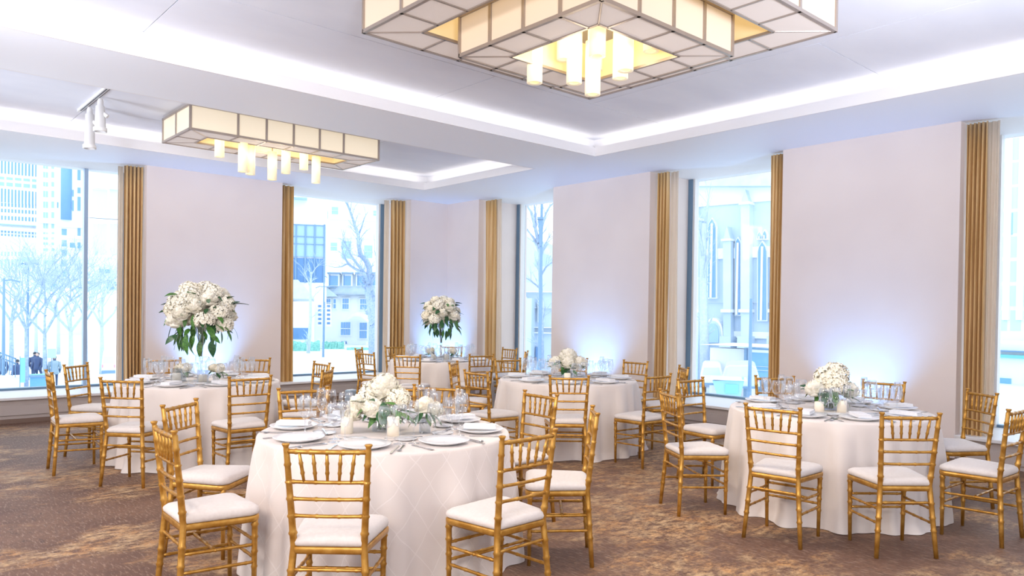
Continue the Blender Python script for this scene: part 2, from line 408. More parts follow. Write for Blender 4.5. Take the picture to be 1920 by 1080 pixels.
for (a, b, c, d) in ((.05, 1.78, 5.49, 6.65), (1.78, 4.585, 5.49, 6.65), (4.585, 7.25, 5.49, 6.65), (5.92, 7.25, 2.97, 5.49), (5.92, 7.25, .4, 2.97), (.05, 1.78, .4, 5.49), (1.78, 5.92, .4, 5.49),
                     (.05, 2.0, 7.44, 10.46), (2.0, 5.3, 9.62, 10.46), (2.0, 5.3, 7.44, 9.62), (5.3, 7.28, 7.44, 10.46)):
    MB().box(a+g, b-g, c+g, d-g, TOP, TOP+.02).build('ceiling_panel', ceilm, ce)
MB().box(XW, A+1.2, YW, B+1.2, 3.79, 3.95).build('roof_slab', lipm, ce)

# ------------------------------------------------------------------ curtains
def curtain(p0, p1, folds, amp, label, m=curtm, name='curtain', cat='curtain', flare=0, z0=.012, z1=3.48, seed=0, group=None):
    rnd = random.Random(seed); p0, p1 = Vector((*p0, 0)), Vector((*p1, 0)); d = (p1-p0); nrm = Vector((-d.y, d.x, 0)).normalized()
    nu, nz = folds*8, 10; vs, fs = [], []; ph = [rnd.uniform(.75, 1.2) for _ in range(folds+1)]; wv = rnd.uniform(0, 6)
    for j in range(nz+1):
        t = j/nz; z = z0+(z1-z0)*t
        for i in range(nu+1):
            u = i/nu; k = int(u*folds-1e-6); am = amp*ph[k]*(1-.25*t)
            uu = u+.012*math.sin(6*t+wv+u*9)*(1-t)
            off = am*math.sin(2*PI*folds*u+.6*math.sin(3*t+wv))
            sp = 1+flare*(1-t)**1.5
            vs.append(p0+d*(uu*sp)+nrm*off+Vector((0, 0, z)))
    for j in range(nz):
        for i in range(nu): a = j*(nu+1)+i; fs.append((a, a+1, a+nu+2, a+nu+1))
    o = MB().add(vs, fs).build(name, m, None, True)
    md = o.modifiers.new('thick', 'SOLIDIFY'); md.thickness = .004 if m is curtm else .0015
    return tag(o, label, cat, group)
CG = 'gold curtains at the window openings'; SG = 'sheer curtains behind the gold ones'
curtain((3.10, B+.13), (2.86, B+.15), 5, .05, 'gold curtain on the left wall, hanging beside the tall bouquet', flare=-.12, seed=1, group=CG)
curtain((5.14, B+.12), (5.37, B+.12), 3, .045, 'gold curtain at the near edge of the window with the mansion outside', seed=2, group=CG)
curtain((7.50, B+.14), (7.24, B+.20), 4, .05, 'gold curtain beside the corner of the room, on the left wall', seed=3, group=CG)
curtain((A+.14, 10.40), (A+.14, 10.10), 3, .045, 'gold curtain beside the corner of the room, on the right wall', seed=4, group=CG)
curtain((A+.12, 6.58), (A+.12, 6.37), 4, .045, 'gold curtain at the far edge of the church window', seed=5, group=CG)
curtain((A+.12, 4.65), (A+.12, 4.83), 4, .03, 'narrow gold curtain at the near edge of the church window', seed=6, group=CG)
curtain((A+.12, 2.66), (A+.12, 2.47), 5, .045, 'gold curtain behind the chairs at the right edge', seed=7, group=CG)
curtain((2.88, B+.26), (2.81, B+.26), 2, .012, 'sheer edge beside the gold curtain near the tall bouquet', sheer, 'sheer_curtain', seed=8, group=SG)
curtain((7.25, B+.28), (7.16, B+.30), 2, .012, 'sheer strip between window frame and gold curtain, left wall', sheer, 'sheer_curtain', seed=9, group=SG)
curtain((A+.16, 10.12), (A+.16, 9.98), 2, .02, 'sheer strip next to the corner curtain, right wall', sheer, 'sheer_curtain', flare=.25, seed=10, group=SG)
curtain((A+.16, 6.37), (A+.16, 6.24), 2, .02, 'sheer strip beside the curtain at the far edge of church window', sheer, 'sheer_curtain', flare=.25, seed=11, group=SG)
curtain((A+.16, 2.48), (A+.16, 2.38), 2, .02, 'sheer strip beside the gold curtain at the right edge', sheer, 'sheer_curtain', flare=-.15, seed=12, group=SG)

# ------------------------------------------------------------------ chandeliers
def ring_box(root, xs, ys, z0, z1, rw, sidem, botm, fr=.012):
    """a lantern tier: side panels, a ring of bottom panels and thin metal bars"""
    x0, x1, y0, y1 = xs[0], xs[-1], ys[0], ys[-1]; bars = MB(); q = fr
    for i in range(len(xs)-1):
        for y, dy in ((y0, .004), (y1, -.004)): MB().box(xs[i]+q/2, xs[i+1]-q/2, min(y, y+dy)+(.002 if dy > 0 else -.002), max(y, y+dy)+(.002 if dy > 0 else -.002), z0+q, z1-q).build('shade_panel', sidem, root)
    for i in range(len(ys)-1):
        for x, dx in ((x0, .004), (x1, -.004)): MB().box(min(x, x+dx)+(.002 if dx > 0 else -.002), max(x, x+dx)+(.002 if dx > 0 else -.002), ys[i]+q/2, ys[i+1]-q/2, z0+q, z1-q).build('shade_panel', sidem, root)
    for x in xs:
        for y in (y0, y1): bars.box(x-q, x+q, y-q*.8, y+q*.8, z0, z1)
    for y in ys[1:-1]:
        for x in (x0, x1): bars.box(x-q*.8, x+q*.8, y-q, y+q, z0, z1)
    for z in (z0, z1-2*q):
        for y in (y0, y1): bars.box(x0, x1, y-q, y+q, z, z+2*q)
        for x in (x0, x1): bars.box(x-q, x+q, y0, y1, z, z+2*q)
    ix0, ix1, iy0, iy1 = x0+rw, x1-rw, y0+rw, y1-rw; b = q*.8; zb = z0
    for y in (iy0, iy1): bars.box(ix0, ix1, y-b, y+b, zb, zb+b*2)
    for x in (ix0, ix1): bars.box(x-b, x+b, iy0, iy1, zb, zb+b*2)
    for (cx_, cy_, ex, ey) in ((x0, y0, ix0, iy0), (x1, y0, ix1, iy0), (x0, y1, ix0, iy1), (x1, y1, ix1, iy1)):
        bars.tube([(cx_, cy_, zb+b), (ex, ey, zb+b)], b*.9, 6)
    def bot(pts): MB().poly([(p[0], p[1], zb+.008) for p in pts], (0, 0, .004)).build('lower_panel', botm, root)
    def cut(vals, lo, hi): return [v for v in vals[1:-1] if lo+.06 < v < hi-.06]
    for (yo, yi) in ((y0, iy0), (y1, iy1)):
        c = cut(xs, x0, x1); e = [v for v in c if ix0 < v < ix1]; seq = [(x0, ix0)]+[(v, v) for v in e]+[(x1, ix1)]
        for v in e: bars.box(v-b*.8, v+b*.8, min(yo, yi), max(yo, yi), zb, zb+b*1.6)
        for i in range(len(seq)-1): bot([(seq[i][0], yo), (seq[i+1][0], yo), (seq[i+1][1], yi), (seq[i][1], yi)])
    for (xo, xi) in ((x0, ix0), (x1, ix1)):
        c = cut(ys, y0, y1); e = [v for v in c if iy0 < v < iy1]; seq = [(y0, iy0)]+[(v, v) for v in e]+[(y1, iy1)]
        for v in e: bars.box(min(xo, xi), max(xo, xi), v-b*.8, v+b*.8, zb, zb+b*1.6)
        for i in range(len(seq)-1): bot([(xo, seq[i][0]), (xo, seq[i+1][0]), (xi, seq[i+1][1]), (xi, seq[i][1])])
    # inner shade wall around the opening
    for y in (iy0, iy1): MB().box(ix0, ix1, y-.002, y+.002, z0+.02, z1-.02).build('inner_shade', shade2, root)
    for x in (ix0, ix1): MB().box(x-.002, x+.002, iy0, iy1, z0+.02, z1-.02).build('inner_shade', shade2, root)
    bars.build('metal_frame', brass, root)
def tube_lamp(root, x, y, zb, r=.056, ln=.38):
    MB().lathe([(r*.6, zb+.004), (r, zb), (r, zb+ln), (r*.9, zb+ln)], 20, (x, y), capt=True).build('glass_tube', tubem, root, True)
    MB().tube([(x, y, zb+ln), (x, y, TOP)], .008, 6).build('tube_stem', brass, root)
def segs(a, b, first, n): w = (b-a-2*first)/n; return [a, a+first]+[a+first+w*i for i in range(1, n)]+[b-first, b]
c1 = thing('chandelier', 'large two-tier square chandelier of cream panels with hanging glass tubes', 'chandelier')
ring_box(c1, segs(2.67, 4.98, .49, 4), segs(2.38, 4.64, .48, 4), 3.44, 3.72, .29, shadem, shadeb)
ring_box(c1, [3.17, 3.50, 3.835, 4.165, 4.495], [2.87, 3.20, 3.53, 3.86, 4.19], 3.28, 3.58, .25, shadem, shadeb)
MB().box(2.8, 4.85, 2.5, 4.5, 3.72, TOP).build('ceiling_mount', fixm, c1)
for (x, y, z) in ((3.67, 3.96, 3.16), (3.83, 3.82, 3.33), (3.88, 3.77, 3.16), (3.64, 3.33, 3.19), (4.13, 3.80, 3.32), (3.98, 3.68, 3.08), (4.02, 3.41, 3.20), (4.13, 3.55, 3.20), (4.16, 3.30, 3.34)):
    tube_lamp(c1, x, y, z)
c2 = thing('chandelier', 'oblong one-tier chandelier of cream panels, half hidden by the ceiling beam', 'chandelier')
ring_box(c2, [2.756, 3.276, 3.608, 3.941, 4.277, 4.602, 5.105], [8.46, 8.93, 9.40], 3.44, 3.73, .27, shadec, shadeb)
for (x, y, z) in ((3.26, 8.98, 3.29), (3.45, 8.75, 3.11), (3.56, 8.80, 3.10), (3.83, 8.80, 3.07), (4.05, 8.90, 3.19), (4.36, 9.05, 3.30), (4.48, 8.95, 3.13)):
    tube_lamp(c2, x, y, z, .055, .34)
# track with two spots
tr = thing('track_light', 'white ceiling track with two cylinder spotlights beyond the beam', 'track light')
MB().box(1.93, 1.965, 8.3, 9.75, TOP-.03, TOP).build('track', fixm, tr); MB().box(1.942, 1.953, 8.5, 9.65, TOP-.034, TOP-.029).build('track_slot', dark, tr)
for (y, z0) in ((8.95, 3.37), (9.42, 3.26)):
    MB().lathe([(.02, TOP-.03), (.03, TOP-.06), (.03, TOP-.10), (.045, TOP-.11), (.055, z0+.05), (.068, z0+.04), (.068, z0), (.05, z0), (.045, z0+.03)], 20, (1.99, y)).build('spot_head', fixm, tr, True)
    MB().tube([(1.99, y, TOP-.16), (2.05, y-.05, TOP-.22)], .022, 8).build('spot_bracket', fixm, tr)

# uplights on the floor
nm = ['behind the tall bouquet table', 'in the corner of the room', 'at the foot of the pier behind the middle table', 'at the foot of the pier behind the right-hand table']
for i, (x, y) in enumerate(UP):
    u = thing('uplight', 'small floor uplight throwing blue light, '+nm[i], 'uplight', (x, y, 0))
    MB().lathe([(.06, 0), (.075, .01), (.075, .16), (.065, .18)], 16, capb=True, capt=True).build('casing', uplm, u, True)
u = thing('uplight', 'pale box-shaped uplight standing below the window sill', 'uplight', (6.15, 10.95, 0), .2)
bevel(MB().box(-.085, .085, -.07, .07, 0, .19).build('casing', uplm, u), .02, 3); MB().box(-.06, .06, -.05, .05, .188, .196).build('lens', fixm, u)

# ------------------------------------------------------------------ chairs
def jt(pts, rad, nodes_, n=8, bump=1.28, hw=.006):
    """bamboo-jointed turned stick along a polyline; nodes_ = fractions of its length"""
    P = [Vector(p) for p in pts]; seg = [(P[i+1]-P[i]).length for i in range(len(P)-1)]; L = sum(seg)
    def at(f):
        s = f*L
        for i, q in enumerate(seg):
            if s <= q or i == len(seg)-1: return P[i].lerp(P[i+1], s/q)
            s -= q
    fr = {0: 1, 1: 1}; acc = 0
    for q in seg[:-1]: acc += q; fr[acc/L] = 1
    for nd in nodes_:
        e = hw/L; fr[nd-e*1.6] = 1; fr[nd] = bump; fr[nd+e*1.6] = 1
    ks = sorted(fr)
    rr = rad if callable(rad) else (lambda f: rad)
    return [at(k) for k in ks], [rr(k)*fr[k] for k in ks]
def make_chair(label):
    c = thing('chiavari_chair', label, 'chair')
    def yb(z): return .052*min(z, .45)/.45*.6+.02 if z < .45 else .052-.052*(z-.45)/.47
    def xb(z): return .192-(.192-.158)*(z/.45) if z < .45 else .158+(.183-.158)*(z-.45)/.47
    for s in (-1, 1):
        pts = [(s*xb(z), yb(z), z) for z in (0, .15, .30, .45, .60, .75, .895)]
        p, r = jt(pts, lambda f: .0138+.0030*math.sin(PI*min(1, f*1.1)), [v/.895 for v in (.17, .25, .34, .51, .59, .67, .747, .825)])
        p += [Vector((s*.183, 0, .90)), Vector((s*.183, 0, .906)), Vector((s*.1835, -.001, .918)), Vector((s*.1835, -.001, .922))]; r += [.011, .0125, .0185, .015]
        MB().tube(p, r, 10).build('back_post', gold, c, True)
        p, r = jt([(s*.180, .395, 0), (s*.186, .395, .43)], lambda f: .0115+.0045*f, [.42, .60, .78, .93])
        MB().tube(p, r, 10).build('front_leg', gold, c, True)
    def rail(z, rad, nds, bow=.010):
        a = xb(z); ps = [(a*t, yb(z)-bow*(1-t*t), z) for t in (-1, -.5, 0, .5, 1)]
        p, r = jt(ps, rad, nds, 8); MB().tube(p, r, 8).build('back_rail' if z < .85 else 'top_rail', gold, c, True)
    rail(.885, .0112, (.12, .3, .5, .7, .88)); 
    for z in (.747, .669, .591): rail(z, .0088, (.06, .35, .65, .94))
    for k in range(5):
        t = (k-2)/3.0; xt, xl = t*xb(.885)*1.02, t*xb(.747)*.90
        p, r = jt([(xl, yb(.747)-.008, .747), (xt, yb(.885)-.008, .885)], lambda f: .0062+.0022*math.sin(PI*f), (.3, .62), 7, 1.35); MB().tube(p, r, 7).build('spindle', gold, c, True)
    # stretchers
    def st(p0, p1, nds=(.12, .37, .63, .88)):
        p, r = jt([p0, p1], .0085, nds, 8); MB().tube(p, r, 8).build('stretcher', gold, c, True)
    for z in (.305, .215):
        for s in (-1, 1): st((s*xb(z), yb(z), z), (s*.184, .395, z-.01))
        st((-.184, .395, z+.012), (.184, .395, z+.012))
    st((-xb(.345), yb(.345), .345), (xb(.345), yb(.345), .345)); st((-.184, .2, .30), (.184, .2, .30))
    # seat frame and cushion: rounded trapezoid outlines
    def outline(k, inset=0, n=10):
        pts = []; w0, w1, d0, d1, rc = .172-inset, .212-inset, .035+inset, .425-inset, .055
        for (x, y, a0) in ((w1-rc, d1-rc, 0), (-(w1-rc), d1-rc, 90), (-(w0-.03), d0+.03, 180), (w0-.03, d0+.03, 270)):
            rr_ = rc if y > .2 else .03
            for i in range(n+1): a = math.radians(a0+90*i/n); pts.append((x+rr_*math.cos(a), y+rr_*math.sin(a)))
        return pts
    o = outline(0); n = len(o); vs, fs = [], []
    for (z, s_) in ((.418, .985), (.428, 1), (.445, 1), (.450, .98)):
        vs += [((x)*s_, (y-.23)*s_+.23, z) for x, y in o]
    for j in range(3):
        for i in range(n): i2 = (i+1) % n; fs.append((j*n+i, j*n+i2, (j+1)*n+i2, (j+1)*n+i))
    fs.append(tuple(range(n))[::-1]); fs.append(tuple(3*n+i for i in range(n))); MB().add(vs, fs).build('seat_frame', gold, c, True)
    vs, fs = [], []; lv = ((.450, .94), (.456, .985), (.470, 1.0), (.484, .98), (.496, .90), (.504, .68), (.508, .3))
    for (z, s_) in lv: vs += [(x*s_, (y-.235)*s_+.235, z+.004*math.sin(9*x)*(1 if z > .48 else 0)) for x, y in o]
    for j in range(len(lv)-1):
        for i in range(n): i2 = (i+1) % n; fs.append((j*n+i, j*n+i2, (j+1)*n+i2, (j+1)*n+i))
    fs.append(tuple(range(n))[::-1]); fs.append(tuple((len(lv)-1)*n+i for i in range(n))); MB().add(vs, fs).build('seat_cushion', cushm, c, True)
    return c

TAB = {1: (2.498, 4.010), 5: (5.883, 2.810), 2: (2.666, 7.804), 4: (6.037, 5.892), 3: (6.749, 9.297)}
TN = {1: 'the front table', 5: 'the right-hand table', 4: 'the middle low-flower table', 2: 'the left tall-bouquet table', 3: 'the corner table'}
DIRS = ['near', 'near right', 'right', 'far right', 'far', 'far left', 'left', 'near left']
def sector(t, ang):
    cx_, cy_ = TAB[t]; ca = math.degrees(math.atan2(-cy_, -cx_)); k = round(((ang-ca) % 360)/45) % 8
    return DIRS[k]
# measured midpoints between the two post tops (x, y) for every chair, with an optional facing in degrees
CH = {1: [(1.58, 3.02, -132), (1.18, 3.97, -182), (1.56, 4.93, 131), (2.52, 2.72, -88), (3.45, 3.13, -43), (3.84, 4.03, -3), (3.50, 4.89, 33), (2.57, 5.30, 78)],
      5: [(4.72, 3.52, None), (5.87, 4.13, None), (4.56, 2.56, -172), (4.95, 1.84, -130), (6.93, 2.03, None), (5.87, 1.50, None), (6.80, 3.80, None), (7.22, 2.93, None)],
      2: [(1.69, 6.83, -138), (1.35, 7.86, -183), (1.74, 8.74, 135), (2.72, 9.18, None), (3.63, 8.78, None), (3.96, 7.72, None), (3.57, 6.83, -43), (2.63, 6.45, -92)],
      4: [(4.67, 5.84, None), (5.08, 4.94, -131), (5.96, 4.57, None), (7.1, 5.09, None), (7.38, 6.02, None), (7.06, 6.8, None), (6.25, 7.17, None), (5.26, 7.0, None)],
      3: [(5.57, 8.44, -142), (6.52, 8.03, -103), (5.40, 9.22, None), (5.87, 10.24, None), (8.05, 9.19, None), (7.65, 10.24, None), (6.75, 10.6, None), (7.59, 8.28, None)]}
proto = make_chair('x'); index(); first = True; SEATS = {}
rj = random.Random(4)
for t, lst in CH.items():
    cx_, cy_ = TAB[t]; used = set(); 
    order = sorted(lst, key=lambda c: math.atan2(c[1]-cy_, c[0]-cx_))
    base = math.degrees(math.atan2(-cy_, -cx_)); angs = [math.degrees(math.atan2(c[1]-cy_, c[0]-cx_)) for c in order]
    start = min(range(8), key=lambda i: abs((angs[i]-base+180) % 360-180))
    for i, c in enumerate(order):
        sec = DIRS[(i-start) % 8]; ang = math.degrees(math.atan2(c[1]-cy_, c[0]-cx_)); SEATS.setdefault(t, []).append((ang, sec))
        face = (c[2] if c[2] is not None else ang+rj.uniform(-4, 4))+180
        o = proto if first else copy_tree(proto); first = False
        o.location = (c[0], c[1], .0); o.rotation_euler = (0, 0, math.radians(face-90))
        tag(o, 'gold chair with white cushion, %s side of %s' % (sec, TN[t]), 'chair', 'gold banquet chairs around '+TN[t])

# ------------------------------------------------------------------ tables
TZ = .765
def tablecloth(t):
    rnd = random.Random(20+t); n = 288; nz = 16; vs, fs = [], []
    ks = [(rnd.randint(9, 12), rnd.uniform(0, 6), 1.0), (rnd.randint(15, 19), rnd.uniform(0, 6), .7), (rnd.randint(24, 30), rnd.uniform(0, 6), .35)]
    R = .765
    prof = [(0.02, TZ), (.3, TZ), (.6, TZ), (.72, TZ), (R-.012, TZ-.001), (R-.003, TZ-.006), (R+.002, TZ-.018)]
    for (r, z) in prof:
        for k in range(n): w = 2*PI*k/n; vs.append((r*math.cos(w), r*math.sin(w), z))
    for j in range(1, nz+1):
        f = j/nz; z = (TZ-.018)*(1-f)+.004*f
        for k in range(n):
            w = 2*PI*k/n; s_ = sum(a*(math.cos(q*w+p+.5*math.sin(2*w))) for q, p, a in ks)/2.05
            s_ = math.copysign(abs(s_)**.8, s_)
            r = R+.004+.060*f**.8+(.056 if t == 1 else .070)*s_*f**.5
            if j == nz: r += .014+.016*math.sin(5*w+ks[0][1])
            vs.append((r*math.cos(w), r*math.sin(w), z+(.012*abs(math.sin(7*w+ks[0][1])) if j == nz-1 else 0)))
    m_ = len(prof)+nz
    for j in range(m_-1):
        for k in range(n): k2 = (k+1) % n; fs.append((j*n+k, j*n+k2, (j+1)*n+k2, (j+1)*n+k))
    fs.append(tuple(range(n)))
    o = MB().add(vs, fs).build('tablecloth', clothm if t == 1 else clothp, None, True); o.location = (*TAB[t], 0)
    return o
lab = {1: 'cream floor-length cloth with quilted lines on the front table', 5: 'cream floor-length cloth with soft folds on the right-hand table', 4: 'cream floor-length cloth on the middle table with low flowers',
       2: 'cream floor-length cloth on the left table under the tall bouquet', 3: 'cream floor-length cloth on the corner table'}
wood = mat('table_ply', (.45, .33, .2), .6)
tb = thing('round_table', 'round banquet table under its cloth', 'table'); MB().lathe([(.02, .742), (.755, .742), (.755, .762), (.02, .762)], 48).build('tabletop', wood, tb)
for a in range(4):
    w = PI/4+a*PI/2; MB().tube([(.5*math.cos(w), .5*math.sin(w), 0), (.5*math.cos(w), .5*math.sin(w), .742)], .016, 8).build('leg', dark, tb)
index(); ft = True
for t in TAB:
    tag(tablecloth(t), lab[t], 'tablecloth', 'cream tablecloths')
    o = tb if ft else copy_tree(tb); ft = False; o.location = (*TAB[t], 0)
    tag(o, 'round ply banquet table under the cloth, '+TN[t], 'table', 'round banquet tables')

# tableware prototypes (meshes shared by all copies)
def lm(prof, n, m, **k): return MB().lathe(prof, n, **k).mesh('ware', m, True)
ME = {}
ME['plate'] = lm([(.005, .004), (.085, .004), (.088, .0), (.092, .004), (.143, .020), (.145, .023), (.143, .025), (.100, .012), (.092, .009), (.005, .009)], 40, porc)
ME['bread'] = lm([(.005, .004), (.042, .004), (.044, 0), (.047, .004), (.067, .010), (.067, .013), (.05, .008), (.005, .007)], 28, porc)
def stemw(n, bowl, h0, rf=.034):
    ME[n+'_bowl'] = lm(bowl, 20, crystal)
    ME[n+'_stem'] = lm([(.002, .004), (rf, .0), (rf, .002), (.012, .006), (.0045, .014), (.0038, h0*.6), (.005, h0)], 14, crystal)
stemw('flute', [(.004, .085), (.014, .092), (.023, .115), (.0275, .15), (.027, .185), (.0235, .222), (.0228, .222), (.026, .185), (.026, .15)], .086, .030)
stemw('wine', [(.004, .085), (.022, .09), (.036, .11), (.041, .135), (.038, .165), (.032, .195), (.0312, .195), (.037, .165)], .086)
stemw('goblet', [(.004, .068), (.024, .073), (.041, .093), (.047, .12), (.045, .145), (.039, .172), (.0382, .172), (.044, .145)], .069, .036)
def cutlery(kind):
    m_ = MB(); m_.box(-.0035, .0035, -.10, .04, .001, .004); m_.poly([(-.0065, -.10, .001), (.0065, -.10, .001), (.004, -.03, .001), (-.004, -.03, .001)], (0, 0, .003))
    if kind == 'fork':
        m_.poly([(-.010, .055, .002), (.010, .055, .002), (.0035, .035, .002), (-.0035, .035, .002)], (0, 0, .002))
        for i in range(4): x = -.010+i*.0058; m_.box(x, x+.0025, .055, .095, .002, .004)
    elif kind == 'knife': m_.poly([(-.004, .03, .001), (.008, .04, .001), (.009, .09, .001), (.004, .125, .001), (-.004, .12, .001)], (0, 0, .0025))
    else: m_.lathe([(.001, .0), (.010, .002), (.016, .006), (.015, .007), (.008, .003), (.001, .002)], 12, (0, .065))
    return m_.mesh('ware', steel)
for k in ('fork', 'knife', 'spoon'): ME[k] = cutlery(k)
nb = MB(); nb.box(-.045, .045, -.10, .10, 0, .008); nb.box(-.044, .045, -.099, .099, .009, .016); nb.box(-.0455, .043, -.097, .10, .017, .023)
ME['napkin'] = nb.mesh('ware', napk)
# a fan-folded standing napkin
fv, ff = [], []
for i in range(17):
    a = math.radians(-80+160*i/16); z = .012 if i % 2 else 0; fv += [(0+.004*math.sin(a), (.014 if i % 2 else -.014)*.4, .0), (.085*math.sin(a), .014 if i % 2 else -.014, .005+.10*math.cos(a)+.01)]
for i in range(16): ff.append((2*i, 2*i+1, 2*i+3, 2*i+2))
ME['fan'] = MB().add(fv, ff).mesh('ware', napk)

def put(me, name, x, y, z, rz, label, cat, group): return tag(link(name, ME[me], None, (x, y, z), (0, 0, rz)), label, cat, group)
def glassware(kind, name, desc, x, y, lab_, group):
    g_ = thing(name, desc+lab_, 'glass', (x, y, TZ), 0, group)
    sc_ = {'flute': (1.05, 1.05, 1.08), 'wine': (1.06, 1.06, 1.13), 'goblet': (1.06, 1.06, 1.18)}[kind]; link('bowl', ME[kind+'_bowl'], g_, None, None, sc_); link('stem', ME[kind+'_stem'], g_, None, None, sc_)
for t, seats in SEATS.items():
    cx_, cy_ = TAB[t]; rr_ = random.Random(50+t)
    for (ang, sec) in seats:
        a = math.radians(ang); er = Vector((math.cos(a), math.sin(a), 0)); et = Vector((-math.sin(a), math.cos(a), 0))   # er outwards; diner faces -er, his right hand is +et
        def pos(u, v): p = Vector((cx_, cy_, 0))+er*v+et*u; return p.x, p.y
        L_ = ', %s seat of %s' % (sec, TN[t]); rz = a+PI/2; z = TZ+.001; j = lambda: rr_.uniform(-.008, .008)
        p = pos(j(), .585); put('plate', 'dinner_plate', *p, z, 0, 'white dinner plate'+L_, 'plate', 'dinner plates on '+TN[t])
        if not (t == 1 and sec in ('near', 'near right', 'near left')): put('napkin', 'napkin', *p, z+.0255, rz+rr_.uniform(-.1, .1), 'folded white napkin on dinner plate'+L_, 'napkin', 'napkins on '+TN[t])
        p = pos(-.105, .365); put('bread', 'bread_plate', *p, z, 0, 'small white bread plate'+L_, 'plate', 'bread plates on '+TN[t])
        put('knife', 'butter_knife', *p, z+.0135, rz+1.2, 'butter knife on bread plate'+L_, 'knife', 'butter knives on '+TN[t])
        p = pos(-.172, .625+j()); put('fork', 'dinner_fork', *p, z, rz+PI, 'steel fork lying beside the plate'+L_, 'fork', 'forks on '+TN[t])
        p = pos(.172, .625+j()); put('knife', 'dinner_knife', *p, z, rz+PI, 'steel dinner knife beside the plate'+L_, 'knife', 'dinner knives on '+TN[t])
        p = pos(.200, .615+j()); put('spoon', 'dessert_spoon', *p, z, rz+PI, 'steel spoon outside the knife'+L_, 'spoon', 'spoons on '+TN[t])
        p = pos(.080, .40); glassware('goblet', 'water_goblet', 'wide crystal water goblet', *p, L_, 'water goblets on '+TN[t])
        p = pos(.165, .457); glassware('wine', 'wine_glass', 'clear stemmed wine glass', *p, L_, 'wine glasses on '+TN[t])
        p = pos(.240, .432); glassware('flute', 'champagne_flute', 'slender champagne flute', *p, L_, 'champagne flutes on '+TN[t])

# ------------------------------------------------------------------ flowers
def petal_patch(c, n_, up, w, h, cup, curl):
    """a small cupped petal, base at c, standing along up, face towards n_"""
    up = up.normalized(); n_ = (n_-up*n_.dot(up)).normalized(); s_ = up.cross(n_); vs = []
    for j in range(4):
        f = j/3; ww = w*(.35, .95, 1, .55)[j]
        for i in (-1, 0, 1): vs.append(c+up*(h*f)+s_*(i*ww/2)+n_*(-cup*abs(i)*.6-curl*f*f+(.01*w)))
    return vs, [(a+k, a+k+1, a+k+4, a+k+3) for a in (0, 3, 6) for k in (0, 1)]
def blossom(seed, kind, m):
    r = random.Random(seed); mb = MB(); N = 120 if kind == 'peony' else 150
    mb.lathe([(.02, -.5), (.42, -.42), (.60, 0), (.46, .38), (.02, .52)], 12)
    for i in range(N):
        zc = 1-(i+.5)/N*1.62; rad = math.sqrt(max(0, 1-zc*zc)); a = i*2.39996+r.uniform(-.2, .2)
        d = Vector((rad*math.cos(a), rad*math.sin(a), zc*.82)).normalized()
        if kind == 'peony':
            tan = Vector((0, 0, 1)).cross(d); tan = tan.normalized() if tan.length > .01 else Vector((1, 0, 0)); upd = d.cross(tan).normalized()
            lean = .25+.75*max(0, zc); u = (upd*.62+d*(.62+.5*lean)+tan*r.uniform(-.4, .4)).normalized()
            vs, fs = petal_patch(d*(.58+r.uniform(-.06, .05))-u*.06, d, u, .46, .46, .07, r.uniform(-.04, .20)); mb.add(vs, fs)
        else:
            c = d*(.80+r.uniform(-.09, .12)); t1 = d.orthogonal().normalized(); t1 = Matrix.Rotation(r.uniform(0, 6), 3, d) @ t1; t2 = d.cross(t1)
            for (p, q) in ((t1, t2), (t2, t1), (-t1, t2), (-t2, t1)):
                mb.add([c, c+(p+q)*.095+d*.07, c+p*.19-d*.02, c+(p-q)*.095+d*.07], [(0, 1, 2, 3)])
    return mb.mesh('blossom', m, False)
PE = [blossom(1, 'peony', petal), blossom(2, 'peony', petal2), blossom(3, 'peony', petal)]; HY = [blossom(4, 'hyd', petal2), blossom(5, 'hyd', petal)]
def leaf_mesh(m, droop, wid=.36):
    vs, fs = [], []; n = 7
    for i in range(n+1):
        f = i/n; w = wid*math.sin(PI*f**.85)**.9*.5 if 0 < i < n else .012; z = -droop*f*f
        vs += [(f, -w, z+.05*wid), (f, 0, z), (f, w, z+.05*wid)]
    for i in range(n): a = 3*i; fs += [(a, a+3, a+4, a+1), (a+1, a+4, a+5, a+2)]
    return MB().add(vs, fs).mesh('leaf', m, True)
LF = [leaf_mesh(leafm, .25), leaf_mesh(leafm, .5, .42), leaf_mesh(leafd, .35, .5), leaf_mesh(leafd, .15)]
def arrange(root, blooms, leaves, seed):
    """blooms: (dx, dy, z, r, mesh); leaves: (dx, dy, z, azimuth, pitch, length)"""
    r = random.Random(seed)
    for (x, y, z, s_, me) in blooms: link('blossom', me, root, (x, y, z), (r.uniform(-.25, .25), r.uniform(-.25, .25), r.uniform(0, 6)), s_)
    for (x, y, z, az, pt, ln) in leaves: z = max(z, .014+ln*(max(0, math.sin(pt))+.5)); link('leaf', r.choice(LF), root, (x, y, z), (r.uniform(-.5, .5), pt, az), ln)
Rr, Uu = Vector((cyw, -syw, 0)), Vector((syw, cyw, 0))         # room directions across and along the camera's heading
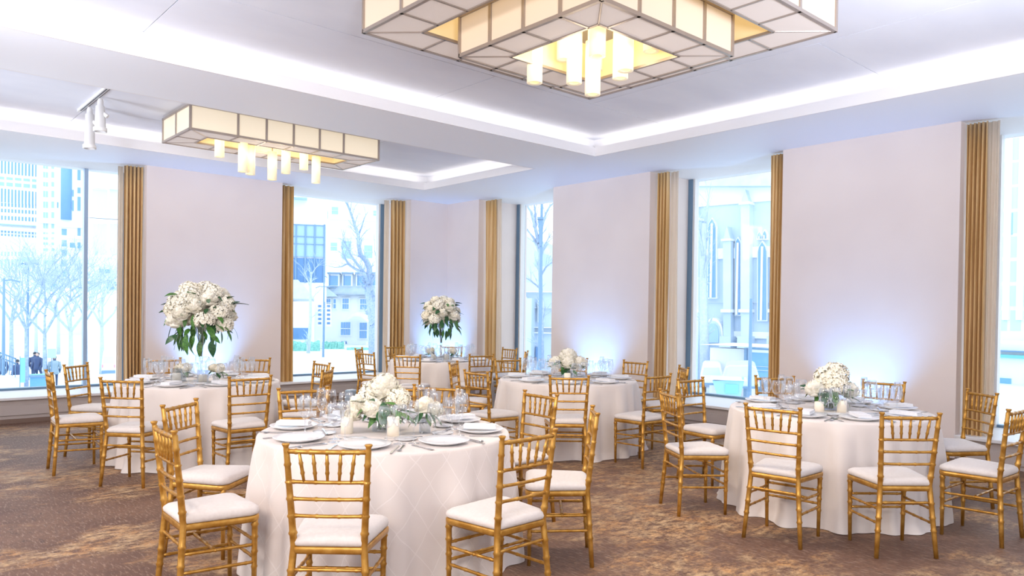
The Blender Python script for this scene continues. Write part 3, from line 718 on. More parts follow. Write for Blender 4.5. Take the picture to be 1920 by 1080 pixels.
def low_piece(t, label, blooms, vr, nl, seed, sc=1.0, sec_cup=True):
    root = thing('flower_centerpiece', label, 'flowers', (*TAB[t], TZ)); r = random.Random(seed)
    MB().lathe([(.005, .003), (vr, 0), (vr*1.02, .005), (vr*1.02, .095), (vr*.97, .095), (vr*.96, .008), (.005, .008)], 28).build('vase', vaseg, root, True)
    st_ = MB()
    for k in range(7): a = k*.9; st_.tube([(vr*.5*math.cos(a), vr*.5*math.sin(a), .01), (vr*.3*math.cos(a+1), vr*.3*math.sin(a+1), .14)], .004, 5)
    st_.build('stems', stemm, root)
    bl = [((Rr*u+Uu*v).x, (Rr*u+Uu*v).y, z, s_, me) for (u, v, z, s_, me) in blooms]
    lv = []
    for k in range(nl):
        a = k*2.4+r.uniform(-.3, .3); d0 = r.uniform(.05, .10)*sc; lv.append((d0*math.cos(a), d0*math.sin(a), r.uniform(.09, .17)*sc, a+r.uniform(-.4, .4), r.uniform(-.5, .75), r.uniform(.085, .13)*sc))
    arrange(root, bl, lv, seed); return root
c_ = low_piece(1, 'low centrepiece of big white peonies and green leaves on the front table',
    [(0, .02, .245, .118, PE[0]), (-.045, -.10, .135, .085, PE[2]), (-.15, .02, .14, .092, PE[1]), (.09, -.02, .20, .085, HY[0]), (-.075, .06, .215, .10, HY[1]), (-.18, -.05, .095, .062, PE[1])], .07, 34, 3)
c_.location.x -= .02
for (u, v, z, az, pt, ln) in ((.02, -.13, .10, -2.0, .9, .13), (.06, -.14, .13, -1.2, .7, .13), (0, -.15, .14, -1.9, .5, .12), (.10, -.10, .13, -.9, .3, .13), (-.22, 0, .16, 2.6, -.6, .07), (-.06, -.16, .21, -1.7, -.3, .07), (.03, -.13, .19, -1.2, -.1, .09)):
    z = max(z, .02+ln*(math.sin(max(0, pt))+.55)); p = Rr*u+Uu*v; link('leaf', LF[0 if u > .02 else 2], c_, (p.x, p.y, z), (.3, pt, az), ln)
bv = thing('bud_vase', 'small glass vase of cream roses beside the candle, front table', 'flowers', (TAB[1][0]+(Rr*.25-Uu*.07).x, TAB[1][1]+(Rr*.25-Uu*.07).y, TZ))
MB().lathe([(.004, .003), (.036, 0), (.036, .09), (.034, .09), (.033, .006), (.004, .006)], 22).build('vase', vaseg, bv, True)
arrange(bv, [(0, 0, .155, .075, PE[1]), (.055, -.03, .135, .06, PE[0])], [(.02*math.cos(a), .02*math.sin(a), .10+.02*(a % 2), a, p_, .10) for a, p_ in ((-.9, .2), (-.2, -.1), (-1.8, .6), (-.6, .7), (.6, -.3), (2.4, .3), (3.4, .5))], 8)
low_piece(5, 'low centrepiece with one tall cream hydrangea head on the right-hand table',
    [(.0, 0, .235, .135, HY[0]), (.045, .02, .27, .125, HY[0]), (-.12, -.03, .15, .095, PE[0]), (.16, .0, .135, .095, PE[2]), (.02, -.08, .20, .10, HY[0])], .06, 26, 5, 1.15)
low_piece(4, 'low centrepiece of three white rose heads on the middle table',
    [(.0, 0, .23, .125, PE[0]), (-.14, 0, .155, .105, PE[2]), (.13, -.02, .16, .105, PE[0]), (.0, -.1, .17, .09, PE[2])], .06, 26, 6, 1.15)
def tall_piece(t, label, zc, R0, nb_, nl, seed, vh):
    root = thing('tall_bouquet', label, 'flowers', (*TAB[t], TZ)); r = random.Random(seed)
    MB().lathe([(.004, .004), (.075, 0), (.075, .006), (.02, .022), (.014, .05), (.018, vh*.4), (.030, vh*.75), (.065, vh), (.063, vh), (.027, vh*.74), (.012, vh*.4)], 24).build('trumpet_vase', vaseg, root, True)
    st_ = MB()
    for k in range(6): a = k*1.05; st_.tube([(.008*math.cos(a), .008*math.sin(a), vh*.45), (.03*math.cos(a), .03*math.sin(a), vh), (.12*math.cos(a), .12*math.sin(a), zc)], .004, 5)
    st_.build('stems', stemm, root)
    bl = []
    for i in range(nb_):
        z = 1-(i+.5)/nb_*1.42; q = math.sqrt(max(0, 1-z*z)); a = i*2.39996+.5; rr_ = R0*.74
        bl.append((q*rr_*math.cos(a)*1.12, q*rr_*math.sin(a)*1.12, zc+z*rr_*1.12, R0*r.uniform(.33, .42), r.choice(PE+HY)))
    bl.append((0, 0, zc, R0*.6, HY[0]))
    lv = []
    for k in range(nl):
        a = k*2.39996+r.uniform(-.3, .3); lo = k/nl; q = R0*r.uniform(.55, .95)
        lv.append((q*math.cos(a), q*math.sin(a), zc+R0*r.uniform(-.75, .1) if lo > .25 else zc+R0*r.uniform(.2, .72), a+r.uniform(-.5, .5), r.uniform(.25, 1.35) if lo > .25 else r.uniform(-.6, .3), R0*r.uniform(.38, .60)))
    for k in range(16):
        a = k*2.39996; z = r.uniform(-.1, .75); q = math.sqrt(1-z*z)*R0*.92; lv.append((q*math.cos(a), q*math.sin(a), zc+z*R0*.95, a+r.uniform(-1, 1), r.uniform(-.5, .6), R0*r.uniform(.25, .38)))
    for k in range(8): a = k*.8+.3; lv.append((R0*.45*math.cos(a), R0*.45*math.sin(a), zc-R0*r.uniform(.62, .9), a, r.uniform(1.1, 1.5), R0*r.uniform(.45, .6)))
    arrange(root, bl, lv, seed)
tall_piece(2, 'tall bouquet of white roses and trailing leaves on the left table', .675, .30, 24, 74, 11, .56)
tall_piece(3, 'tall bouquet of white roses on the corner table', .67, .27, 20, 56, 12, .56)
# small posies and candles on the tables with tall bouquets
def posy(t, u, v, label, seed):
    p = Rr*u+Uu*v; root = thing('posy', label, 'flowers', (TAB[t][0]+p.x, TAB[t][1]+p.y, TZ)); r = random.Random(seed)
    MB().lathe([(.004, .003), (.034, 0), (.034, .075), (.032, .075), (.031, .006), (.004, .006)], 18).build('vase', vaseg, root, True)
    arrange(root, [(-.03, 0, .125, .06, PE[seed % 3]), (.04, .02, .13, .058, HY[seed % 2]), (0, -.04, .11, .05, PE[1])],
            [(.02*math.cos(a), .02*math.sin(a), .09, a, r.uniform(-.5, .7), .10) for a in [k*.785 for k in range(8)]], seed)
posy(2, -.17, -.02, 'small lily posy standing at one side of the tall vase foot, left table', 21)
posy(2, .16, .0, 'small white posy by the second candle, left table', 22)
posy(3, -.17, 0, 'small white posy before the window curtain, corner table', 23); posy(3, .17, 0, 'small white posy nearest the wall corner, corner table', 24)
def candle(t, u, v, r_, h, label, glass=False):
    p = Rr*u+Uu*v; root = thing('pillar_candle', label, 'candle', (TAB[t][0]+p.x, TAB[t][1]+p.y, TZ+.001))
    z = .006 if glass else 0
    MB().lathe([(.003, z), (r_, z), (r_, z+h-.006), (r_-.006, z+h), (.010, z+h-.006), (.003, z+h-.008)], 24).build('wax', wax, root, True)
    MB().tube([(0, 0, z+h-.01), (.002, 0, z+h+.010)], .0012, 5).build('wick', dark, root)
    if glass: MB().lathe([(.003, .004), (r_+.014, 0), (r_+.016, h+.05), (r_+.013, h+.05), (r_+.011, .005), (.003, .005)], 24).build('glass_holder', vaseg, root, True)
candle(1, .075, -.19, .037, .115, 'cream pillar candle below the peonies on the front table')
candle(1, -.215, -.13, .037, .10, 'cream pillar candle under the lowest peony, front table')
candle(5, .035, -.16, .036, .09, 'cream pillar candle below the hydrangea head, right-hand table')
candle(5, -.13, -.13, .036, .075, 'short candle among the leaves, right-hand table')
candle(2, -.17, -.16, .040, .085, 'cream candle in a glass holder under the lilies, left table', True)
candle(2, .09, -.16, .040, .075, 'cream candle in a glass holder beside the vase foot, left table', True)
candle(3, -.10, -.14, .038, .08, 'cream candle in a glass holder, curtain side of corner table', True); candle(3, .10, -.14, .038, .08, 'cream candle in a glass holder, wall side of corner table', True)
candle(4, -.02, -.19, .036, .08, 'cream candle below the roses, middle table'); 


# ------------------------------------------------------------------ the street outside (floor level of the room is one storey above it)
GZ = -2.9
UNIT = {}
def unit(m):
    if m.name not in UNIT: UNIT[m.name] = MB().box(0, 1, 0, 1, 0, 1).mesh('block', m)
    return UNIT[m.name]
class Far:
    """a building or street object standing at distance D along the sight line of column px, its front turned by `turn` degrees"""
    def __init__(s, name, label, cat, px, D, turn=0, group=None, root=True):
        d = RAY(px, 580); d.z = 0; d.normalize(); s.o = d*D; s.o.z = GZ
        rz = math.atan2(d.y, d.x)-PI/2+math.radians(turn); s.ax = Vector((math.cos(rz), math.sin(rz), 0)); s.nr = Vector((-math.sin(rz), math.cos(rz), 0)); s.rz = rz
        if root: s.root = thing(name, label, cat, s.o, rz, group)
    def P(s, px, py, dd=0):
        d = RAY(px, py); t = (s.o+s.nr*dd).dot(s.nr)/d.dot(s.nr); q = Vector((0, 0, EYE))+d*t
        return (q-s.o).dot(s.ax), q.z-GZ
    def box(s, name, x0, y0, x1, y1, d0, d1, m, parent=None, ground=False):
        u0, z1 = s.P(x0, y0); u1, z0 = s.P(x1, y1)
        if ground: z0 = 0
        if u1 < u0: u0, u1 = u1, u0
        if z1 < z0: z0, z1 = z1, z0
        return link(name, unit(m), parent or s.root, (u0, d0, z0), None, (u1-u0, d1-d0, z1-z0))
    def poly(s, name, pts, d0, d1, m, parent=None):
        q = [s.P(*p) for p in pts]; o = MB().poly([(u, d0, z) for u, z in q], (0, d1-d0, 0)).build(name, m, parent or s.root); recalc(o); return o
struct('street', MB().box(-160, 420, B+1.6, 420, GZ-.4, GZ), road); struct('street', MB().box(A+1.6, 420, -120, B+1.6, GZ-.4, GZ), road)
struct('pavement', MB().box(-60, A+6, B+1.6, B+6, GZ, GZ+.14), walk); struct('pavement', MB().box(A+1.6, A+6, -60, B+1.6, GZ, GZ+.14), walk)
rt = random.Random(77)
def tree(label, px, D, hgt, spread, m, seed, lean=0, thick=.16, depth=5, group='bare winter trees in the street'):
    r = random.Random(seed); d = RAY(px, 580); d.z = 0; d.normalize(); p = d*D
    root = thing('bare_tree', label, 'tree', (p.x, p.y, GZ), 0, group); br = MB(); tk = MB()
    tk.tube([(0, 0, 0), (lean*.1, 0, hgt*.18), (lean*.3, .1, hgt*.36)], [thick, thick*.8, thick*.62], 8); tk.build('trunk', m, root, True)
    def grow(q, v, L, rad, k):
        if k == 0 or L < .15: return
        mid = q+v*L*.5+Vector((r.uniform(-1, 1), r.uniform(-1, 1), r.uniform(-.3, .6)))*L*.10; e = q+v*L
        br.tube([q, mid, e], [rad, rad*.82, rad*.6], 4 if k < 4 else 5, cap=False)
        for i in range(3 if k > 2 else 2+(r.random() < .5)):
            w = (v+Vector((r.uniform(-1, 1), r.uniform(-1, 1), r.uniform(-.35, .55)))*spread).normalized()
            grow(q+(e-q)*r.uniform(.5, 1) if i else e, w, L*r.uniform(.55, .82), rad*.58, k-1)
    q0 = Vector((lean*.3, .1, hgt*.36))
    for i in range(4):
        a = i*1.6+r.uniform(-.4, .4); grow(q0, Vector((math.cos(a)*spread*.8+lean*.1, math.sin(a)*spread*.8, 1)).normalized(), hgt*.26, thick*.5, depth)
    br.build('branches', m, root); return root

# --- beyond the first window on the left wall
t1 = Far('office_tower', 'tall pale tower with rows of narrow blue windows', 'building', 0, 190)
t1.box('facade', -190, 150, 71, 620, 0, 30, conc, ground=True)
cols = [2+6.42*k for k in range(11)]
for k, x in enumerate([2-6.42*j for j in range(1, 12)][::-1]+cols):
    for (ya, yb) in ((298, 325), (353, 379)): t1.box('window', x, ya+x*.10, x+2.9, yb+x*.10, -.05, .5, oglass, None)
    for (ya, yb) in ((380, 387), (391, 398), (404, 412), (432, 436), (438, 442)): t1.box('window', x, ya+x*.06, x+3.2, yb+x*.06, -.05, .5, oglass)
    for (ya, yb) in ((472, 480), (486, 503)): t1.box('window', x, ya, x+3.0, yb, -.05, .5, oglass2)
for x in range(-100, 66, 16):
    for (ya, yb) in ((286, 293), (331, 337), (341, 349)): t1.box('wide_window', x, ya+x*.08, x+12, yb+x*.08, -.05, .5, oglass2)
t1.box('roof_band', -100, 415, 70, 424, -.6, .5, oglass2); t1.box('cornice', -100, 426, 70, 430, -.9, .5, conc)
t2 = Far('stone_tower', 'slim pale stone tower with two columns of square windows', 'building', 90, 160)
t2.box('facade', 70, 120, 107, 640, 0, 30, stone2, ground=True)
for (ya, yb) in ((110, 165), (190, 240), (275, 315), (350, 405), (440, 495), (530, 580), (620, 668), (700, 717), (740, 763), (785, 808), (835, 860), (935, 970)):
    ya, yb = ya/4.5+280, yb/4.5+280; f = t2.box('window', 81, ya, 90, yb, -.05, .4, oglass2); t2.box('window', 96.4, ya, 101.4, yb, -.05, .4, oglass2)
    t2.box('mullion', 85.2, ya, 85.8, yb, -.12, -.05, stone2)
for y in (418, 432, 478): t2.box('string_course', 70, y, 107, y+1.5, -.5, .2, stone2)
t3 = Far('corner_block', 'pale corner building with a rounded glass bay, seen over street trees', 'building', 130, 130)
t3.box('facade', 106, 250, 164, 640, 0, 24, stone, ground=True)
u0, z0 = t3.P(124, 412); _, z1 = t3.P(124, 240); MB().lathe([(.75, z0), (.75, z1)], 16, (u0, .2), capb=True, capt=True).build('rounded_bay', oglass, t3.root, True)
for (xa, xb, rows) in ((115.5, 125, ((670, 725), (765, 820), (850, 905), (935, 990), (1015, 1075))), (145.3, 151, ((82, 125), (165, 262), (322, 372), (400, 520), (665, 730), (785, 850))), (131, 133.3, ((350, 405), (110, 150))), (135.4, 138.2, ((342, 398), (100, 150), (430, 520))), (131, 141, ((788, 830),)), (107, 109.5, ((446, 495),))):
    for ya, yb in rows: t3.box('window', xa, ya/4.5+280, xb, yb/4.5+280, -.05, .4, oglass)
for y in (425, 446, 466, 486, 520): t3.box('string_course', 106, y, 164, y+1.4, -.4, .2, stone2)
t3.box('shop_front', 80, 520, 104, 543, -.3, .3, oglass); t3.box('shop_front', 140, 538, 164, 541, -.6, .3, osteel)
t4 = Far('glass_block', 'very pale block with wide faint window bays, next to the gold curtain', 'building', 200, 120)
t4.box('facade', 165, 240, 262, 640, 0, 24, conc, ground=True)
for (xa, xb) in ((173.5, 201), (206, 224), (229, 250)):
    t4.box('window_bay', xa, 355, xb, 405, -.05, .3, mat('bay_glass', (.62, .78, .88), .3) if 'bay_glass' not in MAT else MAT['bay_glass'])
    for j in range(3):
        w_ = (xb-xa)/3; t4.box('window', xa+j*w_+.8, 420, xa+(j+1)*w_-.8, 478, -.05, .3, MAT['bay_glass'])
for y in (318, 322, 352, 408, 414, 482): t4.box('string_course', 165, y, 262, y+1.5, -.4, .2, conc)
for xa in (168, 176, 184, 200, 206, 212): t4.box('shop_window', xa, 528, xa+5, 543, -.2, .3, oglass)
t4.box('awning', 186, 505, 206, 512, -1.5, .3, oglass)

def lamp_post(label, px, pyt, D, arm, D_arm=0):
    f = Far('street_lamp', label, 'street lamp', px, D, group='street lamps and signals'); u, z = f.P(px, pyt)
    MB().tube([(0, 0, 0), (0, 0, 1), (0, 0, z)], [.11, .08, .05], 8).build('pole', osteel, f.root)
    for (xa, ya, xb, yb) in arm:
        a, za = f.P(xa, ya); b_, zb_ = f.P(xb, yb); MB().tube([(a, 0, za), ((a+b_)/2, 0, max(za, zb_)+.05), (b_, 0, zb_)], .04, 6).build('arm', osteel, f.root)
    return f
l1 = lamp_post('street lamp with a flat cross arm and signal box before the towers', 52, 492, 52, ((31, 500, 52, 496), (52, 496, 74, 496)))
l1.box('signal_box', 45, 506, 56, 514, -.12, .12, osteel); l1.box('lamp_head', 41, 482, 60, 490, -.2, .2, oglass2)
lamp_post('street lamp with one curved arm at the picture edge', 7, 522, 44, ((7, 526, 38, 529),))
tree('bare street tree with thick twigs left of the kiosk', 22, 60, 9, .8, barkm, 2)
tree('bare street tree rising behind the two walkers', 50, 48, 8.5, .75, barkm, 3, thick=.12)
tree('bare forked street tree beside the walkers', 85, 46, 8, .8, barkm, 4, thick=.13)
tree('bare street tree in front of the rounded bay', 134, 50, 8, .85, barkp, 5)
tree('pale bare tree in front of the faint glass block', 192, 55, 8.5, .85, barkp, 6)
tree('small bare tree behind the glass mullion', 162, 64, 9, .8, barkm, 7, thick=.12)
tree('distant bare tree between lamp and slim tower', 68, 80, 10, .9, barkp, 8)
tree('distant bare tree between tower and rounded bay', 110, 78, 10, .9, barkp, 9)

def person(label, px, py, D, coat, seed, bag=False, turn=0):
    d = RAY(px, 580); d.z = 0; d.normalize(); p = d*D; r = random.Random(seed); k = r.uniform(.10, .22)
    root = thing('person', label, 'person', (p.x, p.y, GZ), math.atan2(d.y, d.x)-PI/2+math.radians(turn), 'people walking outside')
    V = [(0, 0, .95), (0, 0, 1.15), (0, 0, 1.42), (0, 0, 1.50), (0, .01, 1.60), (0, .02, 1.72), (.10, 0, .90), (.10, k, .50), (.10, k*.6, .06), (.10, k*.6+.14, .03), (-.10, 0, .90), (-.10, -k, .50), (-.10, -k*1.5, .08), (-.10, -k*1.5+.13, .03),
         (.19, 0, 1.40), (.25, -.05, 1.13), (.24, .08, .90), (.24, .11, .82), (-.19, 0, 1.40), (-.25, .05, 1.13), (-.23, .18, .93), (-.22, .22, .86)]
    E_ = [(0, 1), (1, 2), (2, 3), (3, 4), (4, 5), (0, 6), (6, 7), (7, 8), (8, 9), (0, 10), (10, 11), (11, 12), (12, 13), (2, 14), (14, 15), (15, 16), (16, 17), (2, 18), (18, 19), (19, 20), (20, 21)]
    Rd = [.14, .13, .13, .06, .09, .08, .10, .07, .045, .035, .10, .07, .045, .035, .07, .05, .038, .03, .07, .05, .038, .03]
    me = bpy.data.meshes.new('body'); me.from_pydata(V, E_, []); me.materials.append(trousm); o = link('body', me, root)
    sk = o.modifiers.new('skin', 'SKIN'); me.skin_vertices[0].data[0].use_root = True
    for i, q in enumerate(Rd): me.skin_vertices[0].data[i].radius = (q, q*.8)
    o.modifiers.new('sub', 'SUBSURF').levels = 1
    MB().lathe([(.20, .78), (.205, .95), (.175, 1.15), (.215, 1.36), (.17, 1.46), (.08, 1.50)], 12, capb=True, capt=True).build('coat', coat, root, True)
    for s_ in (-1, 1): MB().tube([(s_*.19, 0, 1.42), (s_*.265, -.05*s_, 1.13), (s_*.24, .10+.04*s_, .93)], [.085, .065, .05], 8).build('sleeve', coat, root, True)
    MB().lathe([(.02, 1.53), (.07, 1.56), (.085, 1.63), (.075, 1.70), (.02, 1.74)], 12, (0, .02)).build('head', skinm, root, True)
    MB().lathe([(.086, 1.62), (.094, 1.66), (.082, 1.72), (.01, 1.755)], 12, (0, .0)).build('hair', dark, root, True)
person('person in a dark coat walking beside another near the bare tree', 66, 660, 50, coatm, 1)
person('person with dark hair and navy coat, second of the two walkers', 71.5, 660, 49.3, coatm, 2, turn=150)
person('person in a grey top and rose trousers below the street sign', 103, 700, 46, coatg, 3)
person('person in dark clothes beside the teal banner', 33, 705, 43.5, coatm, 4, turn=60)
person('person at the picture edge above the stair railing', 3, 650, 47, coatm, 5)
st_ = Far('stair_railing', 'sloping stair railing of close dark bars outside', 'railing', 10, 40); 
for (dy) in (0, 9): st_.poly('handrail', [(-30, 648+dy), (31, 672+dy), (31, 675+dy), (-30, 651+dy)], 0, .08, osteel)
for k in range(11): x = -28+k*5.6; y = 649+k*2.25; st_.box('baluster', x, y, x+1.3, y+36, 0, .05, osteel)
st_.box('parapet', -30, 709, 45, 735, .1, 1.2, walk, ground=True)
bn = Far('banner_sign', 'tall teal banner standing by the kiosk wall', 'sign', 43, 39.5); bn.box('banner', 38, 671, 47, 717, 0, .06, teal); bn.box('pole', 37, 668, 38.2, 735, 0, .08, osteel, ground=True)
pl = Far('street_planter', 'low blue street planter box on the pavement', 'planter', 70, 40); pl.box('box', 56, 706, 87, 733, 0, .8, mat('planter_blue', (.14, .38, .68), .5), ground=True); pl.box('rim', 55, 704, 88, 707, -.05, .85, osteel)
pl.box('soil', 58, 703.5, 85, 705, .05, .7, hedgem)
sg = Far('street_sign', 'small square sign with a pale teal face on a post', 'sign', 97, 45); sg.box('face', 89, 654, 105, 671, 0, .05, mat('sign_face', (.45, .78, .74), .5)); sg.box('post', 96.3, 671, 97.6, 720, .02, .1, osteel, ground=True)
def vehicle(label, cat, px, D, x0, yt, x1, yb, glass, m=vanm, turn=0):
    f = Far('van' if cat == 'van' else 'car', label, cat, px, D, turn); w = x1-x0; h = yb-yt
    o = f.poly('body', [(x0, yb-h*.18), (x0+w*.02, yt+h*.45), (x0+w*.10, yt+h*.08), (x0+w*.2, yt), (x0+w*.8, yt), (x0+w*.9, yt+h*.08), (x0+w*.98, yt+h*.45), (x1, yb-h*.18)], 0, 3.6, m); bevel(o, .05)
    f.poly('rear_window', [(x0+w*.12, yt+h*.42), (x0+w*.18, yt+h*.12), (x0+w*.82, yt+h*.12), (x0+w*.88, yt+h*.42)], -.02, .02, glass)
    for a in (.10, .74):
        u_, z_ = f.P(x0+w*a, yb); u2_, _ = f.P(x0+w*(a+.16), yb)
        for dd in (.5, 2.8): MB().tube([(u_, dd, .32), (u2_, dd, .32)], .32, 12).build('wheel', dark, f.root)
    for a in (.03, .87): f.box('tail_light', x0+w*a, yt+h*.5, x0+w*(a+.10), yt+h*.62, -.03, .02, coatr)
    f.box('bumper', x0+w*.02, yb-h*.24, x0+w*.98, yb-h*.12, -.08, .02, osteel); return f
vehicle('white van standing in the street near the gold curtain', 'van', 204, 40, 190, 663, 217, 705, MAT['bay_glass'])

# --- beyond the second window: modern block, stone mansion, street tree
m1 = Far('modern_building', 'plain white building with one big gridded window above dark panels', 'building', 575, 90)
m1.box('facade', 470, 348, 611, 650, 0, 4.5, conc, ground=True)
gw = m1.box('picture_window', 540, 421, 608, 483, -.06, .4, oglass2)
for (x, w) in ((571.5, 1.8), (589, 1.8), (607, 2), (554, 1.5)): m1.box('mullion', x, 421, x+w, 530, -.16, -.05, osteel)
for y in (421, 443, 457, 481): m1.box('transom', 540, y+0, 608, y+1.6, -.16, -.05, osteel)
m1.box('dark_panel', 540, 483, 607, 530, -.06, .4, odark)
m1.box('canopy_roof', 500, 371, 576, 376, -2, .4, oglass2); m1.poly('lower_roof', [(500, 528), (560, 528), (588, 560), (588, 566), (500, 566)], -6, -.2, roofm)
m1.box('low_wing', 500, 560, 588, 640, -6, 0, stone, ground=True); m1.box('wing_opening', 500, 612, 582, 632, -6.1, -5.8, odark)
m0 = Far('apartment_block', 'pale upper block with sash windows behind the mansion roof', 'building', 680, 125)
m0.box('facade', 618, 372, 760, 640, 0, 18, stone2, ground=True)
for (xa, ya, xb, yb) in ((641, 452, 658, 485), (683, 460, 698, 484), (620, 455, 632, 470), (600, 395, 615, 410), (622, 388, 634, 402), (700, 395, 712, 405), (716, 462, 728, 486)):
    w = m0.box('window', xa, ya, xb, yb, -.06, .3, oglass2); m0.box('sash_bar', xa, (ya+yb)/2-.5, xb, (ya+yb)/2+.5, -.14, -.06, stone2); m0.box('window_sill', xa-1, yb, xb+1, yb+1.6, -.3, .2, stone2)
for y in (412, 446): m0.box('string_course', 618, y, 760, y+2, -.4, .2, stone2)
ma = Far('stone_mansion', 'stone mansion with dormers, mullioned windows and a low arch, behind hedges', 'house', 665, 96)
ma.box('wall', 588, 552, 770, 652, 0, 12, stone2, ground=True)
ma.poly('roof', [(604, 553), (640, 515), (770, 515), (790, 553)], -.6, 9, roofm)
for (xa, xb) in ((617, 641), (643.5, 665), (669, 690), (697, 720), (724, 742)):
    ma.box('dormer', xa-1.5, 514, xb-4, 537, -1.2, 1, stone2); ma.box('dormer_window', xa+1, 518, xb-7, 536, -1.26, -1.1, oglass); ma.box('dormer_window', xa+1, 516, xa+2.4, 536, -1.3, -1.1, odark)
    ma.box('dormer_roof', xa-3, 511.5, xb-2, 514.5, -1.7, 2, osteel)
ma.poly('gable', [(590, 556), (610, 536), (634, 556)], -1.0, 1, roofm); ma.box('gutter', 590, 552, 770, 555, -1.0, .2, osteel); ma.box('gable_ridge', 591, 538, 630, 540, -1.2, .2, osteel)
def mull_window(f, xa, ya, xb, yb, n):
    f.box('window_surround', xa-2, ya-2, xb+2, yb+2, -.25, .1, stone2); q = (xb-xa)/n
    for i in range(n): f.box('window', xa+i*q+.5, ya, xa+(i+1)*q-.5, yb, -.30, -.2, oglass)
    f.box('transom', xa, (ya+yb)/2-.7, xb, (ya+yb)/2+.7, -.38, -.26, stone2)
for a in ((675, 561, 688, 580, 3), (642, 560, 654, 579, 3), (595, 561, 605, 575, 2), (612, 561, 620, 575, 2), (625, 561, 630, 578, 1), (639, 604, 657, 628, 4), (674, 605, 688, 634, 3), (706, 600, 724, 630, 3)): mull_window(ma, *a)
ma.poly('low_arch', [(652, 596), (660, 588), (672, 585), (684, 590), (696, 604), (700, 608), (697, 612), (688, 602), (676, 593), (664, 592), (654, 598)], -3, -1, stone)
for x in (644, 686, 628, 600): ma.box('porch_pier', x, 640, x+3.5, 656, -1.5, -.9, stone2, ground=True)
for (xa, xb) in ((593, 599), (640, 650), (608, 612)): ma.box('basement_opening', xa, 640, xb, 654, -.1, .1, odark)
bs = Far('hanging_banner', 'narrow vertical banner with blurred dark marks on the mansion front', 'banner', 613, 88)
bs.box('cloth', 595, 570, 604, 612, 0, .05, conc); bs.box('cloth', 611, 570, 621, 612, 0, .05, conc)
for x in (596.5, 613): 
    for k in range(5): bs.box('dark_mark', x, 572+k*8, x+6, 576+k*8, -.03, 0, odark)
bs.box('pole', 606.6, 566, 608.4, 676, 0, .1, osteel, ground=True)
l3 = lamp_post('tall lamp post with a short cross arm before the mansion', 607, 517, 70, ((592, 540, 607, 538), (607, 538, 629, 538), (607, 519, 614, 521)))
def hedge(label, px, D, x0, y0, x1, y1, seed):
    f = Far('hedge', label, 'hedge', px, D, group='hedges in front of the mansion'); r = random.Random(seed); a, z1 = f.P(x0, y0); b_, _ = f.P(x1, y1); vs = []; fs = []; n = 26
    for j in range(5):
        w = j/4*PI
        for i in range(n+1): k = 1+r.uniform(-.16, .12); vs.append((a+(b_-a)*i/n, .7-.8*math.cos(w)*k, max(0, z1*math.sin(w)*k)))
    for j in range(4):
        for i in range(n): q = j*(n+1)+i; fs.append((q, q+1, q+n+2, q+n+1))
    MB().add(vs, fs).build('foliage', hedgem, f.root)
    MB().box(a+.3, b_-.3, .5, .9, 0, z1*.4).build('woody_base', barkm, f.root)
hedge('rounded green hedge in front of the modern building wing', 560, 80, 500, 640, 600, 660, 1); hedge('green hedge at the foot of the mansion windows', 625, 84, 604, 641, 645, 660, 2); hedge('long low green hedge running under the street tree', 700, 82, 650, 652, 760, 664, 3)
def limb_tree(label, px, D, limbs, m, seed, group='bare winter trees in the street'):
    f = Far('bare_tree', label, 'tree', px, D, group=group); r = random.Random(seed); br = MB(); tw = MB()
    for (pts, r0, r1) in limbs:
        q = [f.P(*p) for p in pts]; n = len(q); P3 = [Vector((u, .5*math.sin(i*1.3+r0*20)*(i > 0), z)) for i, (u, z) in enumerate(q)]
        br.tube(P3, [r0+(r1-r0)*i/(n-1) for i in range(n)], 6)
        for i in range(1, n):
            for k in range(3):
                p = P3[i-1].lerp(P3[i], r.random()); v = ((P3[i]-P3[i-1]).normalized()+Vector((r.uniform(-1, 1), r.uniform(-1, 1), r.uniform(-.2, .9)))).normalized(); L = r.uniform(.6, 1.5); rd = r1*.7
                e = p+v*L; tw.tube([p, p.lerp(e, .5)+Vector((0, 0, .06)), e], [rd, rd*.7, rd*.4], 4, cap=False)
                for _ in range(4):
                    s_ = p.lerp(e, r.uniform(.3, 1)); e2 = s_+(v+Vector((r.uniform(-1, 1), r.uniform(-1, 1), r.uniform(-.4, .8)))).normalized()*L*.55; tw.tube([s_, e2], [rd*.45, rd*.25], 3, cap=False)
    br.build('trunk', m, f.root, True); tw.build('twigs', m, f.root); return f
limb_tree('large bare tree with a curving trunk in front of the mansion', 692, 62, [
    ([(704, 668), (702, 600), (693, 548), (690, 532)], .55, .30), ([(690, 532), (693, 505), (688, 490), (676, 478), (673, 462), (672, 442), (666, 425), (661, 408), (654, 390), (646, 375)], .26, .05),
    ([(690, 532), (684, 515), (672, 508), (660, 500), (652, 494), (645, 480), (640, 462)], .16, .04), ([(688, 518), (678, 506), (664, 488), (658, 478), (650, 462), (644, 450)], .14, .04),
    ([(672, 442), (678, 425), (684, 408), (690, 398)], .08, .02), ([(704, 640), (712, 600), (716, 560), (722, 540)], .24, .10), ([(722, 540), (714, 500), (705, 480), (702, 470)], .10, .03), ([(652, 494), (640, 500), (628, 502), (612, 498)], .07, .02), ([(690, 532), (684, 525), (678, 520)], .1, .03)], barkm, 31)
limb_tree('small bare tree in front of the dark panels', 580, 66, [([(578, 662), (582, 600), (582, 540), (584, 510)], .16, .06), ([(582, 540), (574, 516), (570, 506)], .05, .02), ([(584, 515), (592, 502), (600, 494)], .05, .02)], barkp, 32)

